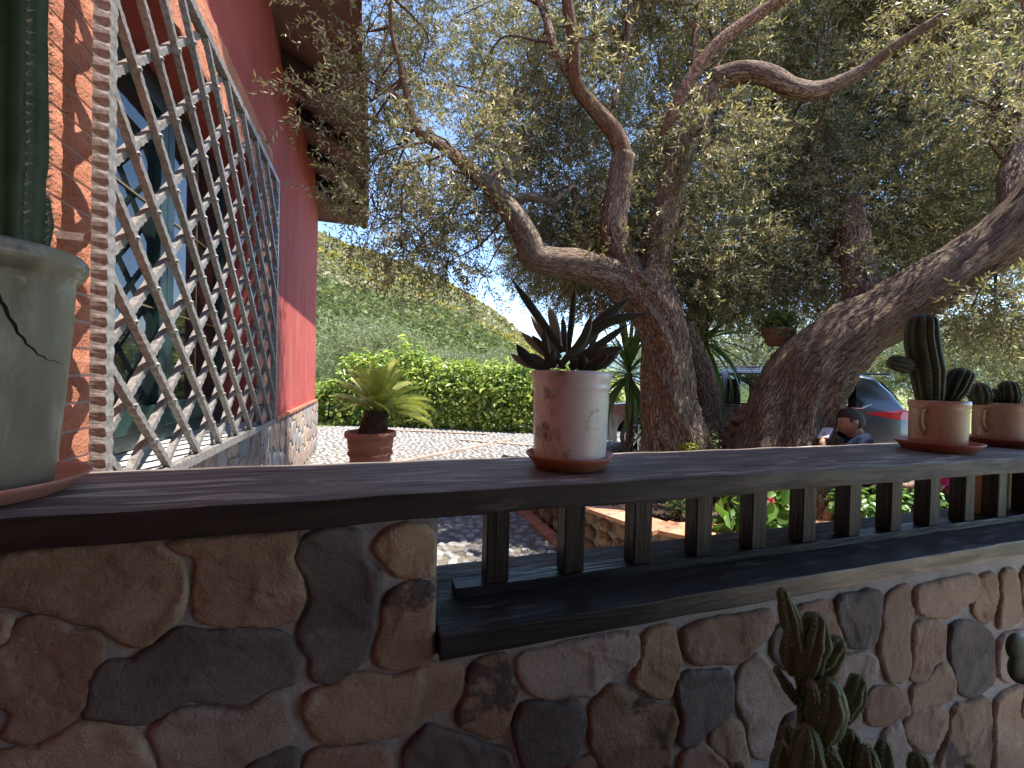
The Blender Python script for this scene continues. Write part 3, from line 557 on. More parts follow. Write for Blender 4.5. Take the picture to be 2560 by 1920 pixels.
for (yy, zz) in ((GY0, H+0.42), (GY0, H-0.32), (GY1, H+1.1), (GY1, H+.3), (GY1, H-0.3)):
    v, f = box_data(XW, XG-.021, yy-.012, yy+.012, zz-.012, zz+.012); meshobj('bracket', v, f, M_IRON, gr)
# string course tiles and the stone clad base
y = YS0+4.9
while y < YC:
    y2 = min(y+0.30, YC+.03); bevel_box('trim_tile', XW-0.01, XW+0.045, y+.002, y2-.002, ZB-0.002, ZB+0.034, M_TILE, house, 0.003) if (y > 4.86 or y2 < 1.0) else None; y += 0.30
base_bk = meshobj('base_mortar', *box_data(XW-0.02, XW+0.012, 0.9, YC+.012, 0, ZB-.004), M_MORTAR, house)
M_BST = [stone_mat('base stone %d' % k, *c) for k, c in enumerate((((0.33, 0.24, 0.19), (0.42, 0.33, 0.27), (0.25, 0.13, 0.08)), ((0.30, 0.27, 0.25), (0.40, 0.37, 0.35), (0.2, 0.15, 0.13)), ((0.42, 0.30, 0.22), (0.50, 0.39, 0.30), (0.3, 0.2, 0.14))))]
y = 1.45; ci = 0
while y < YC:
    wd = random.uniform(0.16, 0.34); z = 0.02
    while z < ZB-0.05:
        hh = min(random.uniform(0.16, 0.34), ZB-0.012-z)
        if ZB-z-hh < 0.09: hh = ZB-0.012-z
        c = Vector((y+wd/2, z+hh/2)); P = []
        for a in range(8):
            t = 2*math.pi*a/8+.39; P.append(c+Vector((max(-1, min(1, 1.45*math.cos(t)))*wd/2*.96, max(-1, min(1, 1.45*math.sin(t)))*hh/2*.96))+Vector((random.uniform(-.012, .012), random.uniform(-.012, .012))))
        fix_normals(meshobj('stone', *stone_mesh(P, 0.015, ci*1.7, XW+0.012, 'x', 0.006, 1), M_BST[ci % 3 if random.random() < .7 else random.randrange(3)], house)); z += hh; ci += 1
    y += wd
# eaves: sloping boards on rafters, hipped at the far corner; nearer the porch the roof edge climbs
XE = -0.14; YE = 9.37; ZE = H+3.06; ZJ = H+3.46; YN = 4.75
roof = bpy.data.objects.new('roof', None); link(roof, house); roof.location = Vector((XW, 6, ZJ))-Vector(house.location)
def slab(P, th=0.03):
    n = len(P); V = [Vector(p) for p in P]+[Vector(p)+Vector((0, 0, th)) for p in P]
    return V, [tuple(range(n)), tuple(range(2*n-1, n-1, -1))]+[(i, i+n, (i+1) % n+n, (i+1) % n) for i in range(n)]
k = 0; yb = YN
while yb < YC-0.01:                                          # soffit boards, each a plank running out from the wall
    y2 = min(yb+0.19, YC)
    meshobj('soffit_board', *slab([(XW-.02, yb+.002, ZJ+.01), (XE, yb+.002, ZE), (XE, y2-.002, ZE), (XW-.02, y2-.002, ZJ+.01)], .03), M_SOFFIT, roof); yb += 0.19
meshobj('soffit_board', *slab([(XW-.02, YC+.002, ZJ+.01), (XE, YC+.002, ZE), (XE, YE, ZE)], .03), M_SOFFIT, roof)
meshobj('soffit_board', *slab([(XW-.02, YC+.003, ZJ+.01), (XE-.003, YE, ZE), (-8, YE, ZE), (-8, YC+.003, ZJ+.01)], .03), M_SOFFIT, roof)
def rafter(a, b, w, h):
    a = Vector(a); b = Vector(b); s = (b-a).cross(Vector((0, 0, 1))).normalized()*w/2; u = Vector((0, 0, h))
    V = [a-s, a+s, b+s, b-s, a-s-u, a+s-u, b+s-u*.7, b-s-u*.7]
    return V, [(0, 1, 2, 3), (7, 6, 5, 4), (0, 4, 5, 1), (1, 5, 6, 2), (2, 6, 7, 3), (3, 7, 4, 0)]
for yy in (5.25, 6.25, 7.25, 8.25):
    meshobj('rafter', *rafter((XW, yy, ZJ-.004), (XE-.03, yy, ZE+.008), 0.13, 0.15), M_RAFT, roof)
meshobj('rafter', *rafter((XW, YC, ZJ-.006), (XE-.02, YE-.02, ZE+.006), 0.12, 0.13), M_RAFT, roof)
bevel_box('fascia', XE, XE+0.03, YN, YE+.03, ZE-0.035, ZE+0.10, M_SOFFIT, roof, 0.003)
bevel_box('fascia', -8, XE-.001, YE, YE+.03, ZE-0.035, ZE+0.10, mat('grey gutter', (0.3, 0.28, 0.26), rough=0.5), roof, 0.003)
M_ROOFT = mat('clay roof tile', (0.40, 0.17, 0.10), (0.50, 0.25, 0.16), 12, 0.85, 0.5, 30)
meshobj('tile_slope', *slab([(XE+.05, YN, ZE+.12), (XE+.05, YE+.05, ZE+.12), (-4.4, YC-3.4, H+5.9), (-4.4, YN, H+5.9)], .05), M_ROOFT, roof)
meshobj('tile_slope', *slab([(XE+.05, YE+.052, ZE+.12), (-8, YE+.052, ZE+.12), (-4.4, YC-3.39, H+5.9)], .05), M_ROOFT, roof)
# climbing edge of the nearer roof
meshobj('climbing_eave', *slab([(XW-.02, YN-.002, ZJ+.01), (XE, YN-.002, ZE), (XE, 1.2, ZE+2.2), (XW-.02, 1.2, ZJ+2.2)], .12), M_SOFFIT, roof)
v, f = box_data(XW+.002, 5.4, -4.4, -4.23, -.3, H+1.59); meshobj('added_shade_wall', v, f, mat('cream bounce plaster', (.60, .55, .48), (.66, .61, .53), 3, .9), house)  # added unseen back wall: darkens the porch and bounces light
# porch roof over the viewer (outside the frame, shades the parapet), floor
porch = empty('porch_roof', (1.6, -0.8, H+1.5), 'brown boarded porch roof above the parapet', 'roof')
for k in range(33):
    y0 = -4.21+k*0.16; bevel_box('roof_board', -0.96, 4.2, y0, y0+0.158, H+1.60, H+1.63, M_SOFFIT, porch, 0.002)
for x in (-0.2, 0.8, 1.8, 2.8, 3.8): bevel_box('rafter', x-.05, x+.05, -4.2, 0.97, H+1.46, H+1.598, M_RAFT, porch, 0.004)
# ------------------------------------------------------------------ ground, cobbles, terrain
def polar_hill(name, az, Hr, r0, r1, r2, m, nz=26, rough=4.0, seed=0.0, base=-0.5):
    """hillside round the garden: az list of azimuths (rad, from +Y towards +X), Hr ridge heights"""
    V = []; Fc = []; na = len(az); rs = list(np.linspace(0, 1, nz))
    for i, (a, h) in enumerate(zip(az, Hr)):
        for t in rs:
            r = r0+(r1-r0)*t; s = t*t*(3-2*t)*0.55+t*0.45
            z = base+(h-base)*s+rough*noise.noise(Vector((math.sin(a)*r*.03+seed, math.cos(a)*r*.03, 0)))*min(1, t*3)*(1-t**6)
            V.append((math.sin(a)*r, math.cos(a)*r, z))
        V.append((math.sin(a)*r2, math.cos(a)*r2, base))
    m1 = nz+1
    for i in range(na-1):
        for k in range(m1-1): q = i*m1+k; Fc.append((q, q+m1, q+m1+1, q+1))
    return tag(meshobj(name, V, Fc, m, smooth=True), kind='structure')
M_EARTH = mat('dry earth and grass', (0.20, 0.19, 0.08), (0.30, 0.25, 0.14), 0.4, 0.95, coord='Object', c3=(0.10, 0.16, 0.04), s3=0.15, t3=(0.45, 0.6))
meshobj('ground', [(-3000, -3000, -0.36), (3000, -3000, -0.36), (3000, 3000, -0.36), (-3000, 3000, -0.36)], [(0, 1, 2, 3)], M_EARTH)['kind'] = 'structure'
M_BED = mat('cobble mortar', (0.14, 0.122, 0.10), (0.20, 0.178, 0.15), 6, 0.95, 0.6, 60, c3=(0.18, 0.14, 0.09), s3=9, t3=(0.5, 0.65))
yard = meshobj('courtyard', [(-0.99, 1.37, 0), (12, 1.37, 0), (12, 12.6, 0), (-6, 12.6, 0), (-6, 8.66, 0), (-0.99, 8.66, 0)], [(0, 1, 2, 3, 4, 5)], M_BED); tag(yard, kind='structure')
meshobj('lawn', [(-40, 12.4, 0.012), (11.9, 12.4, 0.012), (11.9, 1.3, .012), (70, 1.3, .012), (70, 70, 0.012), (-40, 70, 0.012)], [(0, 1, 2, 3, 4, 5)], mat('lawn soil', (0.16, 0.20, 0.05), (0.24, 0.26, 0.08), 3, 0.95))['kind'] = 'structure'
porchf = meshobj('porch_floor', [(-0.96, -4.2, -.24), (5.5, -4.2, -.24), (5.5, 1.03, -.24), (-0.96, 1.03, -.24)], [(0, 1, 2, 3)], mat('porch floor tile', (0.46, 0.36, 0.28), (0.54, 0.43, 0.34), 5, 0.6)); tag(porchf, kind='structure')
# cobbles: pale limestone set in mortar
M_COB = mat('pale limestone cobble', (0.26, 0.25, 0.238), (0.37, 0.358, 0.34), 9, 0.8, 0.7, 35, rand=0.14, bdist=0.006, c3=(0.32, 0.27, 0.21), s3=6, t3=(0.6, 0.75))
cob_mesh = []
for s in range(10):
    n = 8; V = []; Fc = []; random.seed(100+s)
    ang = [2*math.pi*k/n+random.uniform(-.25, .25) for k in range(n)]; rr = [random.uniform(.75, 1.05) for _ in range(n)]
    for (q, z) in ((1.0, -.02), (0.97, .006), (0.72, .018)):
        for a, r in zip(ang, rr): V.append((math.cos(a)*r*q*1.15, math.sin(a)*r*q*.9, z/0.055+random.uniform(-.05, .05)*(z > .01)))
    for k in range(2):
        for i in range(n): a = k*n+i; b = k*n+(i+1) % n; Fc.append((a, b, b+n, a+n))
    Fc.append(tuple(range(2*n, 3*n)))
    me = bpy.data.meshes.new('cobble'); me.from_pydata(V, [], Fc); me.update(); me.materials.append(M_COB)
    for p in me.polygons: p.use_smooth = (p.index < 16)
    cob_mesh.append(me)
random.seed(21); cobs = []; sp = 0.112
yy = 1.45
while yy < 12.5:
    xx = (-0.9 if yy < 8.7 else -5.8)+random.uniform(0, sp)
    while xx < 6.5:
        x = xx+random.uniform(-.03, .03); y = yy+random.uniform(-.03, .03)
        px, py = proj((x, y, 0)) if depth((x, y, 0)) > .5 else (-1, -1)
        if -40 < px < 2600: cobs.append((x, y, random.uniform(.037, .057), random.uniform(0, 6.28), random.randrange(10), px, py))
        xx += sp*random.uniform(.9, 1.2)
    yy += sp*.92
def in_bed(x, y): return False
def cob_vis(c):
    px, py = c[5], c[6]
    a = 1080 < px < 1720 and 1280 < py < 1470           # seen between the balusters
    b2 = 780 < px < 1620 and 1060 < py < 1160            # seen over the top plank
    return (2 if a else 1 if b2 else 0)
BX0 = 0.86
cobs.sort(key=lambda c: (-(cob_vis(c)), depth((c[0], c[1], 0))))
V = []; Fc = []
for i, (x, y, s, a, k, px, py) in enumerate(cobs):
    if i < 300:
        o = bpy.data.objects.new('cobble', cob_mesh[k]); o.location = (x, y, 0.0); o.rotation_euler = (0, 0, a); o.scale = (s, s, 0.055*random.uniform(.6, 1.2)); link(o, yard)
    else:
        n0 = len(V); ca, sa = math.cos(a)*s, math.sin(a)*s
        V += [(x+v.co.x*ca-v.co.y*sa, y+v.co.x*sa+v.co.y*ca, v.co.z*.05) for v in cob_mesh[k].vertices]; Fc += [tuple(j+n0 for j in p.vertices) for p in cob_mesh[k].polygons]
tag(meshobj('cobbles', V, Fc, M_COB, yard, smooth=False), kind='stuff')
# terracotta strips let into the cobbles
M_PALET = mat('worn pale terracotta', (.36, .25, .19), (.44, .32, .25), 6, .9, .4, 50, rand=.2)
strips = [((-0.2, 6.6), (3.2, 9.4)), ((1.9, 9.4), (4.2, 7.6)), ((0.3, 11.4), (2.8, 10.2))]
for (a, b2) in strips:
    a = Vector(a); b2 = Vector(b2); d = (b2-a).normalized(); nn = Vector((-d.y, d.x)); L = (b2-a).length; k = 0
    while k*0.3 < L-.3:
        p = a+d*(k*.3+.003); q = a+d*(k*.3+.295); w2 = nn*.06
        V = [(*(p-w2), .034), (*(q-w2), .034), (*(q+w2), .034), (*(p+w2), .034)]; V += [(v[0], v[1], -.02) for v in V]
        meshobj('border_tile', V, [(0, 1, 2, 3), (0, 4, 5, 1), (1, 5, 6, 2), (2, 6, 7, 3), (3, 7, 4, 0)], M_PALET, yard); k += 1
# hills
M_HILL = mat('scrubby hillside', (0.26, 0.25, 0.10), (0.36, 0.31, 0.19), 0.12, 0.95, coord='Object', c3=(0.10, 0.16, 0.05), s3=0.05, t3=(0.45, 0.6), detail=10)
sk = [(-900, 250), (-300, 380), (300, 470), (600, 530), (790, 585), (850, 612), (920, 640), (1000, 665), (1090, 695), (1160, 735), (1220, 775), (1265, 805), (1300, 840), (1340, 880), (1420, 915), (1600, 935)]
RID = 210.0; az = []; hr = []
for k in range(len(sk)-1):
    for t in np.linspace(0, 1, 8, endpoint=False):
        px = sk[k][0]*(1-t)+sk[k+1][0]*t; py = sk[k][1]*(1-t)+sk[k+1][1]*t
        r = ray(px, py); hd = math.hypot(r.x, r.y); az.append(math.atan2(r.x, r.y)); hr.append(H+r.z/hd*RID+1.2*noise.noise(Vector((px*.02, 3, 1)))-1.5)
hill = polar_hill('hill', az, hr, 34, RID, 320, M_HILL, 40, 3.0)
M_FARHILL = mat('haze tinted wooded ridge', (0.12, 0.19, 0.24), (0.16, 0.23, 0.28), 0.004, 1.0, coord='Object')  # blue of distant air put into the colour; no haze volume
az2 = list(np.linspace(R(18), R(85), 50)); hr2 = [150+60*noise.noise(Vector((a*4, 0, 0)))+110*max(0, math.sin((a-R(45))*2.4)) for a in az2]
polar_hill('far_ridge', az2, hr2, 900, 1900, 2600, M_FARHILL, 14, 30.0)
# scrub on the hill: thousands of small bushes nobody could count
HV = np.array([v.co for v in hill.data.vertices]).reshape(len(az), 41, 3)
def hill_pt(n, tlo, thi):
    i = rng.integers(18, len(az)-2, n); fi = rng.random(n)[:, None]; t = (tlo+(thi-tlo)*rng.random(n))*39; k = np.clip(t.astype(int), 0, 38); ft = (t-k)[:, None]
    a = HV[i, k]*(1-fi)+HV[i+1, k]*fi; b = HV[i, k+1]*(1-fi)+HV[i+1, k+1]*fi; return a*(1-ft)+b*ft, t/39
def tufts(name, P, size, cols, sq=.8):
    """each bush a handful of small crossed leaf cards"""
    size = size*np.clip(np.hypot(P[:, 0], P[:, 1])/150, .16, 1.2); n = len(P); k = 5; C0 = np.repeat(P, k, 0)+rng.normal(0, .42, (n*k, 3))*np.repeat(size, k)[:, None]*np.array([1, 1, .5])+np.array([0, 0, .35])*np.repeat(size, k)[:, None]
    s = np.repeat(size, k)[:, None]*(.35+.4*rng.random((n*k, 1))); A = rng.normal(size=(n*k, 3)); A /= np.linalg.norm(A, axis=1, keepdims=True); B = np.cross(A, rng.normal(size=(n*k, 3))); B /= np.linalg.norm(B, axis=1, keepdims=True)
    V = np.stack([C0-A*s, C0-B*s*.8, C0+A*s, C0+B*s*.8], 1).reshape(-1, 3); Fc = np.arange(4*n*k).reshape(-1, 4); C = np.repeat(np.repeat(cols, k, 0)*(.7+.6*rng.random((n*k, 1))), 4, 0)
    return tag(meshobj(name, V, Fc, leafmat(name+' leaf', trans=0.25, rough=.9, spec=0.05), col=C), kind='stuff')
P, t = hill_pt(26000, 0.28, 1.0)
pal = np.array([[.17, .18, .085], [.28, .26, .14], [.46, .37, .09], [.40, .35, .24], [.12, .15, .07]])  # scrub colours lightened to carry a little haze
nz_ = np.array([noise.noise(Vector((p[0]*.05, p[1]*.05, 2.0)))+.5*noise.noise(Vector((p[0]*.2, p[1]*.2, 5.0))) for p in P])
u_ = rng.random(len(P)); pick = np.where((nz_ > .14) & (u_ < .5) & (t < .88), 2, np.where(u_ < .40, 1, np.where(u_ < .75, 3, np.where(u_ < .9, 0, 4))))
keep = rng.random(len(P)) < np.where(t > .85, .6, .95); P, t, pick = P[keep], t[keep], pick[keep]
tufts('hill_scrub', P, .55+.9*rng.random(len(P)), pal[pick])
P, t = hill_pt(24000, 0.02, 0.40)
tufts('hill_wood', P, .8+1.0*rng.random(len(P)), np.array([.17, .19, .085])*(0.6+.9*rng.random((len(P), 1))))  # wood greens also lightened in place of haze
# ------------------------------------------------------------------ leaves
def sprigs(P, D, nleaf=14, length=0.22, leaf=(0.05, 0.011), cols=None, droop=0.25, twig=True, spread=0.9, fold=0.25):
    """P positions, D directions (n,3): twigs set with opposite narrow leaves. returns leaf V, F, C and twig V, F"""
    n = len(P); D = D/np.linalg.norm(D, axis=1, keepdims=True)
    A = rng.normal(size=(n, 3)); A -= D*(A*D).sum(1, keepdims=True); A /= np.linalg.norm(A, axis=1, keepdims=True); B = np.cross(D, A)
    k = np.arange(nleaf); s = (0.12+0.88*(k//2)/(nleaf/2-1))[None, :, None]; L = (length*(0.7+.6*rng.random(n)))[:, None, None]
    base = P[:, None, :]+D[:, None, :]*s*L; base[:, :, 2] -= droop*(s[..., 0]*L[..., 0])**2*2.2
    side = np.where(k % 2 == 0, 1.0, -1.0); rot = (k//2)*1.2
    dirA = np.cos(rot)[None, :, None]*A[:, None, :]+np.sin(rot)[None, :, None]*B[:, None, :]
    ld = D[:, None, :]*0.75+dirA*side[None, :, None]*spread+rng.normal(0, .28, (n, nleaf, 3)); ld[:, :, 2] -= droop*.6
    ld /= np.linalg.norm(ld, axis=2, keepdims=True)
    ll = leaf[0]*(0.65+.7*rng.random((n, nleaf, 1))); lw = leaf[1]*(0.75+.5*rng.random((n, nleaf, 1)))
    up = rng.normal(size=(n, nleaf, 3)); w = np.cross(ld, up); w /= np.linalg.norm(w, axis=2, keepdims=True); nn = np.cross(w, ld)
    v0 = base; v1 = base+ld*ll*.45+w*lw; v2 = base+ld*ll; v3 = base+ld*ll*.45-w*lw; vm = nn*lw*fold
    V = np.stack([v0, v1+vm, v2-vm*.5, v3+vm], 2).reshape(-1, 3); q = np.arange(n*nleaf)*4
    Fc = np.concatenate([np.stack([q, q+1, q+2], 1), np.stack([q, q+2, q+3], 1)])
    if cols is None: C = None
    else:
        ci = rng.choice(len(cols[0]), size=n*nleaf, p=cols[1]); C = np.repeat(np.array(cols[0])[ci]*(0.7+.6*rng.random((n*nleaf, 1))), 4, 0)
    TV = TF = None
    if twig:
        r = 0.0016; tri = np.array([[1, 0], [-.5, .87], [-.5, -.87]]); rg = []
        for (ss, rr) in ((0, 1.5), (.5, 1.0), (1.0, .5)):
            c = P+D*ss*L[:, 0]; c[:, 2] -= droop*(ss*L[:, 0, 0])**2*2.2
            for (a, b) in tri: rg.append(c+(A*a+B*b)*r*rr)
        TV = np.stack(rg, 1).reshape(-1, 3); o = (np.arange(n)*9)[:, None]; TF = []
        for g in (0, 3):
            for e in range(3): TF.append(np.concatenate([o+g+e, o+g+(e+1) % 3, o+g+3+(e+1) % 3, o+g+3+e], 1))
        TF = np.concatenate(TF)
    return V, Fc, C, TV, TF
OLIVE = ([[.185, .185, .085], [.28, .26, .14], [.39, .35, .215], [.53, .485, .37], [.21, .26, .085]], [.30, .27, .20, .13, .10])
M_OLIVE = leafmat('olive leaf', tcol=(1.25, 1.2, .75, 1), trans=0.38, rough=0.42, spec=0.5)
M_OLIVE2 = leafmat('grove olive leaf', tint=(1.0, 1.0, 1.0), trans=0.25, rough=0.5, spec=0.4)  # leaf of the grove olives, colour from the mesh attribute
def bark_mat(name, c1, c2, c3, sc=1.0):
    m = bpy.data.materials.new(name); m.use_nodes = True; T = m.node_tree; N = T.nodes; Lk = T.links.new; b = N['Principled BSDF']; b.inputs['Roughness'].default_value = .92; b.inputs['Specular IOR Level'].default_value = .15
    tc = N.new('ShaderNodeTexCoord'); mp = N.new('ShaderNodeMapping'); mp.inputs['Scale'].default_value = (3.6*sc, .75*sc, 1); Lk(tc.outputs['UV'], mp.inputs[0])
    wn = N.new('ShaderNodeTexNoise'); wn.inputs['Scale'].default_value = 5.0; wn.inputs['Detail'].default_value = 3; Lk(mp.outputs[0], wn.inputs[0])
    ad = N.new('ShaderNodeVectorMath'); ad.operation = 'MULTIPLY_ADD'; Lk(wn.outputs['Color'], ad.inputs[0]); ad.inputs[1].default_value = (.5, .4, 0); Lk(mp.outputs[0], ad.inputs[2])
    vo = N.new('ShaderNodeTexVoronoi'); vo.feature = 'DISTANCE_TO_EDGE'; vo.inputs['Scale'].default_value = 15.0; Lk(ad.outputs[0], vo.inputs['Vector'])
    fn = N.new('ShaderNodeTexNoise'); fn.inputs['Scale'].default_value = 26.0; fn.inputs['Detail'].default_value = 8; fn.inputs['Roughness'].default_value = .7; Lk(ad.outputs[0], fn.inputs[0])
    big = N.new('ShaderNodeTexNoise'); big.inputs['Scale'].default_value = 1.6; big.inputs['Detail'].default_value = 4; Lk(mp.outputs[0], big.inputs[0])
    ed = N.new('ShaderNodeMapRange'); ed.inputs[1].default_value = .0; ed.inputs[2].default_value = .16; Lk(vo.outputs['Distance'], ed.inputs[0])
    hm = N.new('ShaderNodeMath'); hm.operation = 'MULTIPLY_ADD'; Lk(fn.outputs[0], hm.inputs[0]); hm.inputs[1].default_value = 1.5; Lk(ed.outputs[0], hm.inputs[2])
    def mix(f, a, c_):
        x = N.new('ShaderNodeMix'); x.data_type = 'RGBA'; Lk(f, x.inputs[0])
        for s_, k_ in ((a, 6), (c_, 7)):
            if isinstance(s_, tuple): x.inputs[k_].default_value = (*s_, 1)
            else: Lk(s_, x.inputs[k_])
        return x.outputs[2]
    r1 = N.new('ShaderNodeMapRange'); r1.inputs[1].default_value = .35; r1.inputs[2].default_value = .65; Lk(big.outputs[0], r1.inputs[0])
    r2 = N.new('ShaderNodeMapRange'); r2.inputs[1].default_value = .75; r2.inputs[2].default_value = 1.75; Lk(hm.outputs[0], r2.inputs[0])
    Lk(mix(r2.outputs[0], c3, mix(r1.outputs[0], c1, c2)), b.inputs['Base Color'])
    bp = N.new('ShaderNodeBump'); bp.inputs['Strength'].default_value = .9; bp.inputs['Distance'].default_value = .022/sc; Lk(hm.outputs[0], bp.inputs['Height']); Lk(bp.outputs[0], b.inputs['Normal'])
    return m
M_BARK = bark_mat('olive bark', (0.36, 0.255, 0.18), (0.50, 0.395, 0.30), (0.095, 0.06, 0.04))
M_BARK2 = bark_mat('smooth red brown bark', (0.30, 0.18, 0.115), (0.41, 0.275, 0.19), (0.16, 0.092, 0.06), 1.4)
M_TWIG = mat('twig bark', (0.13, 0.10, 0.07), (0.2, 0.16, 0.12), 8, 0.9)
def limb(pts, w, n=14, step=.06, rough=.07, flute=.10, seed=0.0):
    """pts: (px, py, depth); w: widths in photograph pixels"""
    P = [at(*p) for p in pts]; rad = [x/2*p[2]/F for x, p in zip(w, pts)]
    return tube(P, rad, n, step, rough, flute, seed)
S = 2560/2212.0
def L(*p): return [(a*S, b*S, d) for a, b, d in p]
# ---- the two old olives
treeA = empty('olive_tree', at(1690, 1230, 3.95), 'old forked olive with thick left trunk behind the white glazed pot', 'tree', 'old olives in the raised bed')
treeB = empty('olive_tree', at(1935, 1230, 3.75), 'old olive whose heavy trunk leans right behind the cacti', 'tree', 'old olives in the raised bed')
trunkA = [limb(L((1470, 1100, 3.95), (1462, 960, 3.95), (1450, 880, 3.93), (1440, 790, 3.9), (1424, 700, 3.88), (1398, 640, 3.85), (1372, 590, 3.82)), [180, 142, 124, 114, 110, 114, 112], 56, .022, .075, .30, 1.0),
          limb(L((1415, 1100, 3.9), (1420, 960, 3.92), (1440, 860, 3.96), (1450, 770, 4.0)), [120, 80, 60, 50], 22, .03, .06, .15, 4.0),
          limb(L((1540, 1100, 4.05), (1530, 960, 4.05), (1530, 860, 4.1), (1505, 780, 4.1), (1470, 700, 4.0)), [75, 62, 58, 60, 55], 20, .03, .06, .15, 7.0)]
V, Fc, UV = merge(trunkA); meshobj('trunk', V, Fc, M_BARK, treeA, True, uv=UV)
limbsA = [
 (limb(L((1400, 640, 3.84), (1330, 600, 3.8), (1250, 572, 3.7), (1160, 560, 3.6), (1140, 520, 3.56), (1105, 460, 3.5), (1060, 405, 3.45), (1020, 370, 3.4)), [110, 92, 76, 74, 66, 56, 44, 34], 24, .03, .06, .10, 2.0), M_BARK),
 (limb(L((1020, 372, 3.4), (960, 320, 3.35), (905, 285, 3.3), (882, 215, 3.28), (862, 130, 3.25), (845, 60, 3.2), (840, -60, 3.1)), [34, 26, 22, 18, 14, 10, 8], 10, .04, .05, .08, 3.0), M_BARK2),
 (limb(L((1060, 405, 3.45), (1085, 370, 3.5), (1110, 335, 3.6), (1085, 285, 3.7), (1075, 200, 3.8)), [40, 36, 26, 16, 9], 12, .04, .06, .1, 3.4), M_BARK),
 (limb(L((1090, 440, 3.5), (1150, 425, 3.6), (1195, 435, 3.7), (1240, 400, 3.8)), [30, 22, 16, 8], 10, .04, .06, .1, 3.9), M_BARK),
 (limb(L((1375, 640, 3.83), (1340, 560, 3.8), (1325, 490, 3.75), (1335, 410, 3.72), (1346, 335, 3.7)), [105, 74, 66, 62, 58], 26, .03, .06, .10, 5.0), M_BARK),
 (limb(L((1348, 345, 3.7), (1330, 290, 3.65), (1285, 235, 3.6), (1245, 180, 3.5), (1238, 90, 3.4), (1225, 0, 3.3), (1218, -90, 3.2)), [46, 42, 38, 34, 30, 27, 24], 16, .03, .04, .06, 6.0), M_BARK2),
 (limb(L((1245, 180, 3.5), (1200, 110, 3.5), (1180, 40, 3.6), (1150, -30, 3.7)), [26, 24, 20, 16], 12, .04, .05, .06, 6.3), M_BARK),
 (limb(L((1405, 640, 3.83), (1415, 580, 3.82), (1435, 480, 3.8), (1462, 370, 3.75), (1495, 270, 3.7), (1530, 205, 3.65), (1545, 170, 3.6)), [92, 74, 68, 64, 62, 66, 46], 26, .03, .06, .10, 8.0), M_BARK),
 (limb(L((1545, 175, 3.6), (1600, 158, 3.5), (1660, 165, 3.4), (1710, 192, 3.35), (1765, 197, 3.3), (1815, 178, 3.25), (1875, 145, 3.2), (1940, 95, 3.1), (2050, 25, 3.0)), [56, 50, 46, 44, 40, 34, 28, 24, 18], 18, .03, .06, .10, 9.0), M_BARK),
 (limb(L((1428, 292, 3.35), (1455, 245, 3.32), (1490, 175, 3.3), (1550, 95, 3.25), (1640, 30, 3.2), (1720, -20, 3.1)), [12, 32, 34, 32, 28, 24], 14, .03, .05, .08, 10.0), M_BARK2),
 (limb(L((1325, 230, 3.6), (1350, 130, 3.7), (1362, 40, 3.8), (1365, -40, 3.9)), [12, 10, 9, 7], 8, .05, .03, .0, 11.0), M_BARK2),
 (limb(L((1500, 255, 3.7), (1500, 120, 3.9), (1510, 0, 4.1)), [18, 14, 10], 8, .05, .03, .0, 12.0), M_BARK2)]
for d, m in limbsA: meshobj('limb', d[0], d[1], m, treeA, True, uv=d[2])
trunkB = [limb(L((1660, 1100, 3.75), (1692, 960, 3.75), (1722, 870, 3.72), (1765, 790, 3.68), (1830, 728, 3.62), (1905, 682, 3.55), (1985, 630, 3.45), (2070, 575, 3.35), (2150, 515, 3.25), (2230, 430, 3.15), (2300, 330, 3.1)),
               [300, 205, 172, 165, 160, 150, 138, 118, 106, 96, 80], 60, .022, .075, .24, 20.0),
          limb(L((1770, 1100, 3.6), (1755, 960, 3.62), (1745, 880, 3.66), (1770, 800, 3.68)), [90, 72, 66, 60], 22, .03, .06, .18, 23.0)]
V, Fc, UV = merge(trunkB); meshobj('trunk', V, Fc, M_BARK, treeB, True, uv=UV)
limbsB = [(limb(L((1850, 735, 3.65), (1858, 660, 3.75), (1855, 580, 3.85), (1845, 500, 3.95), (1835, 430, 4.1)), [96, 74, 72, 66, 40], 24, .03, .06, .08, 24.0), M_BARK),
          (limb(L((1848, 520, 3.95), (1800, 440, 4.3), (1740, 380, 4.6)), [40, 30, 18], 12, .05, .06, .08, 25.0), M_BARK),
          (limb(L((2060, 590, 3.36), (2130, 572, 3.3), (2220, 540, 3.25), (2330, 500, 3.2)), [58, 50, 44, 36], 18, .03, .06, .08, 26.0), M_BARK),
          (limb(L((2190, 470, 3.2), (2185, 380, 3.3), (2200, 300, 3.4), (2170, 200, 3.6)), [60, 50, 40, 20], 16, .04, .06, .08, 27.0), M_BARK)]
for d, m in limbsB: meshobj('limb', d[0], d[1], m, treeB, True, uv=d[2])
# crowns: rounded masses of leafy twigs carried by side branches
def low_edge(x):
    xs = [820, 900, 960, 1010, 1100, 1170, 1230, 1330, 1450, 1550, 1650, 1750, 1900, 2050, 2150, 2300, 2450, 2600]
    ys = [330, 560, 640, 700, 720, 730, 690, 700, 760, 770, 800, 790, 790, 780, 760, 720, 640, 640]
    return float(np.interp(x, xs, ys))
blobs = []; random.seed(5)
for gy in range(-230, 760, 120):
    for gx in range(985, 2720, 135):
        px = gx+random.uniform(-55, 55); py = gy+random.uniform(-45, 45)
        mid = 1180 < px < 2150
        d = random.uniform(4.15, 6.3) if mid else random.uniform(3.3, 5.4)
        if px > 2100: d = random.uniform(4.1, 5.8)
        r = random.uniform(.42, .62)
        if px < 1130: d = random.uniform(3.3, 4.4); r = random.uniform(.28, .40)
        rp = r*F/d
        if py+rp*.75 > low_edge(px): py = low_edge(px)-rp*.75
        if py < -360: continue
        blobs.append((px, py, d, r))
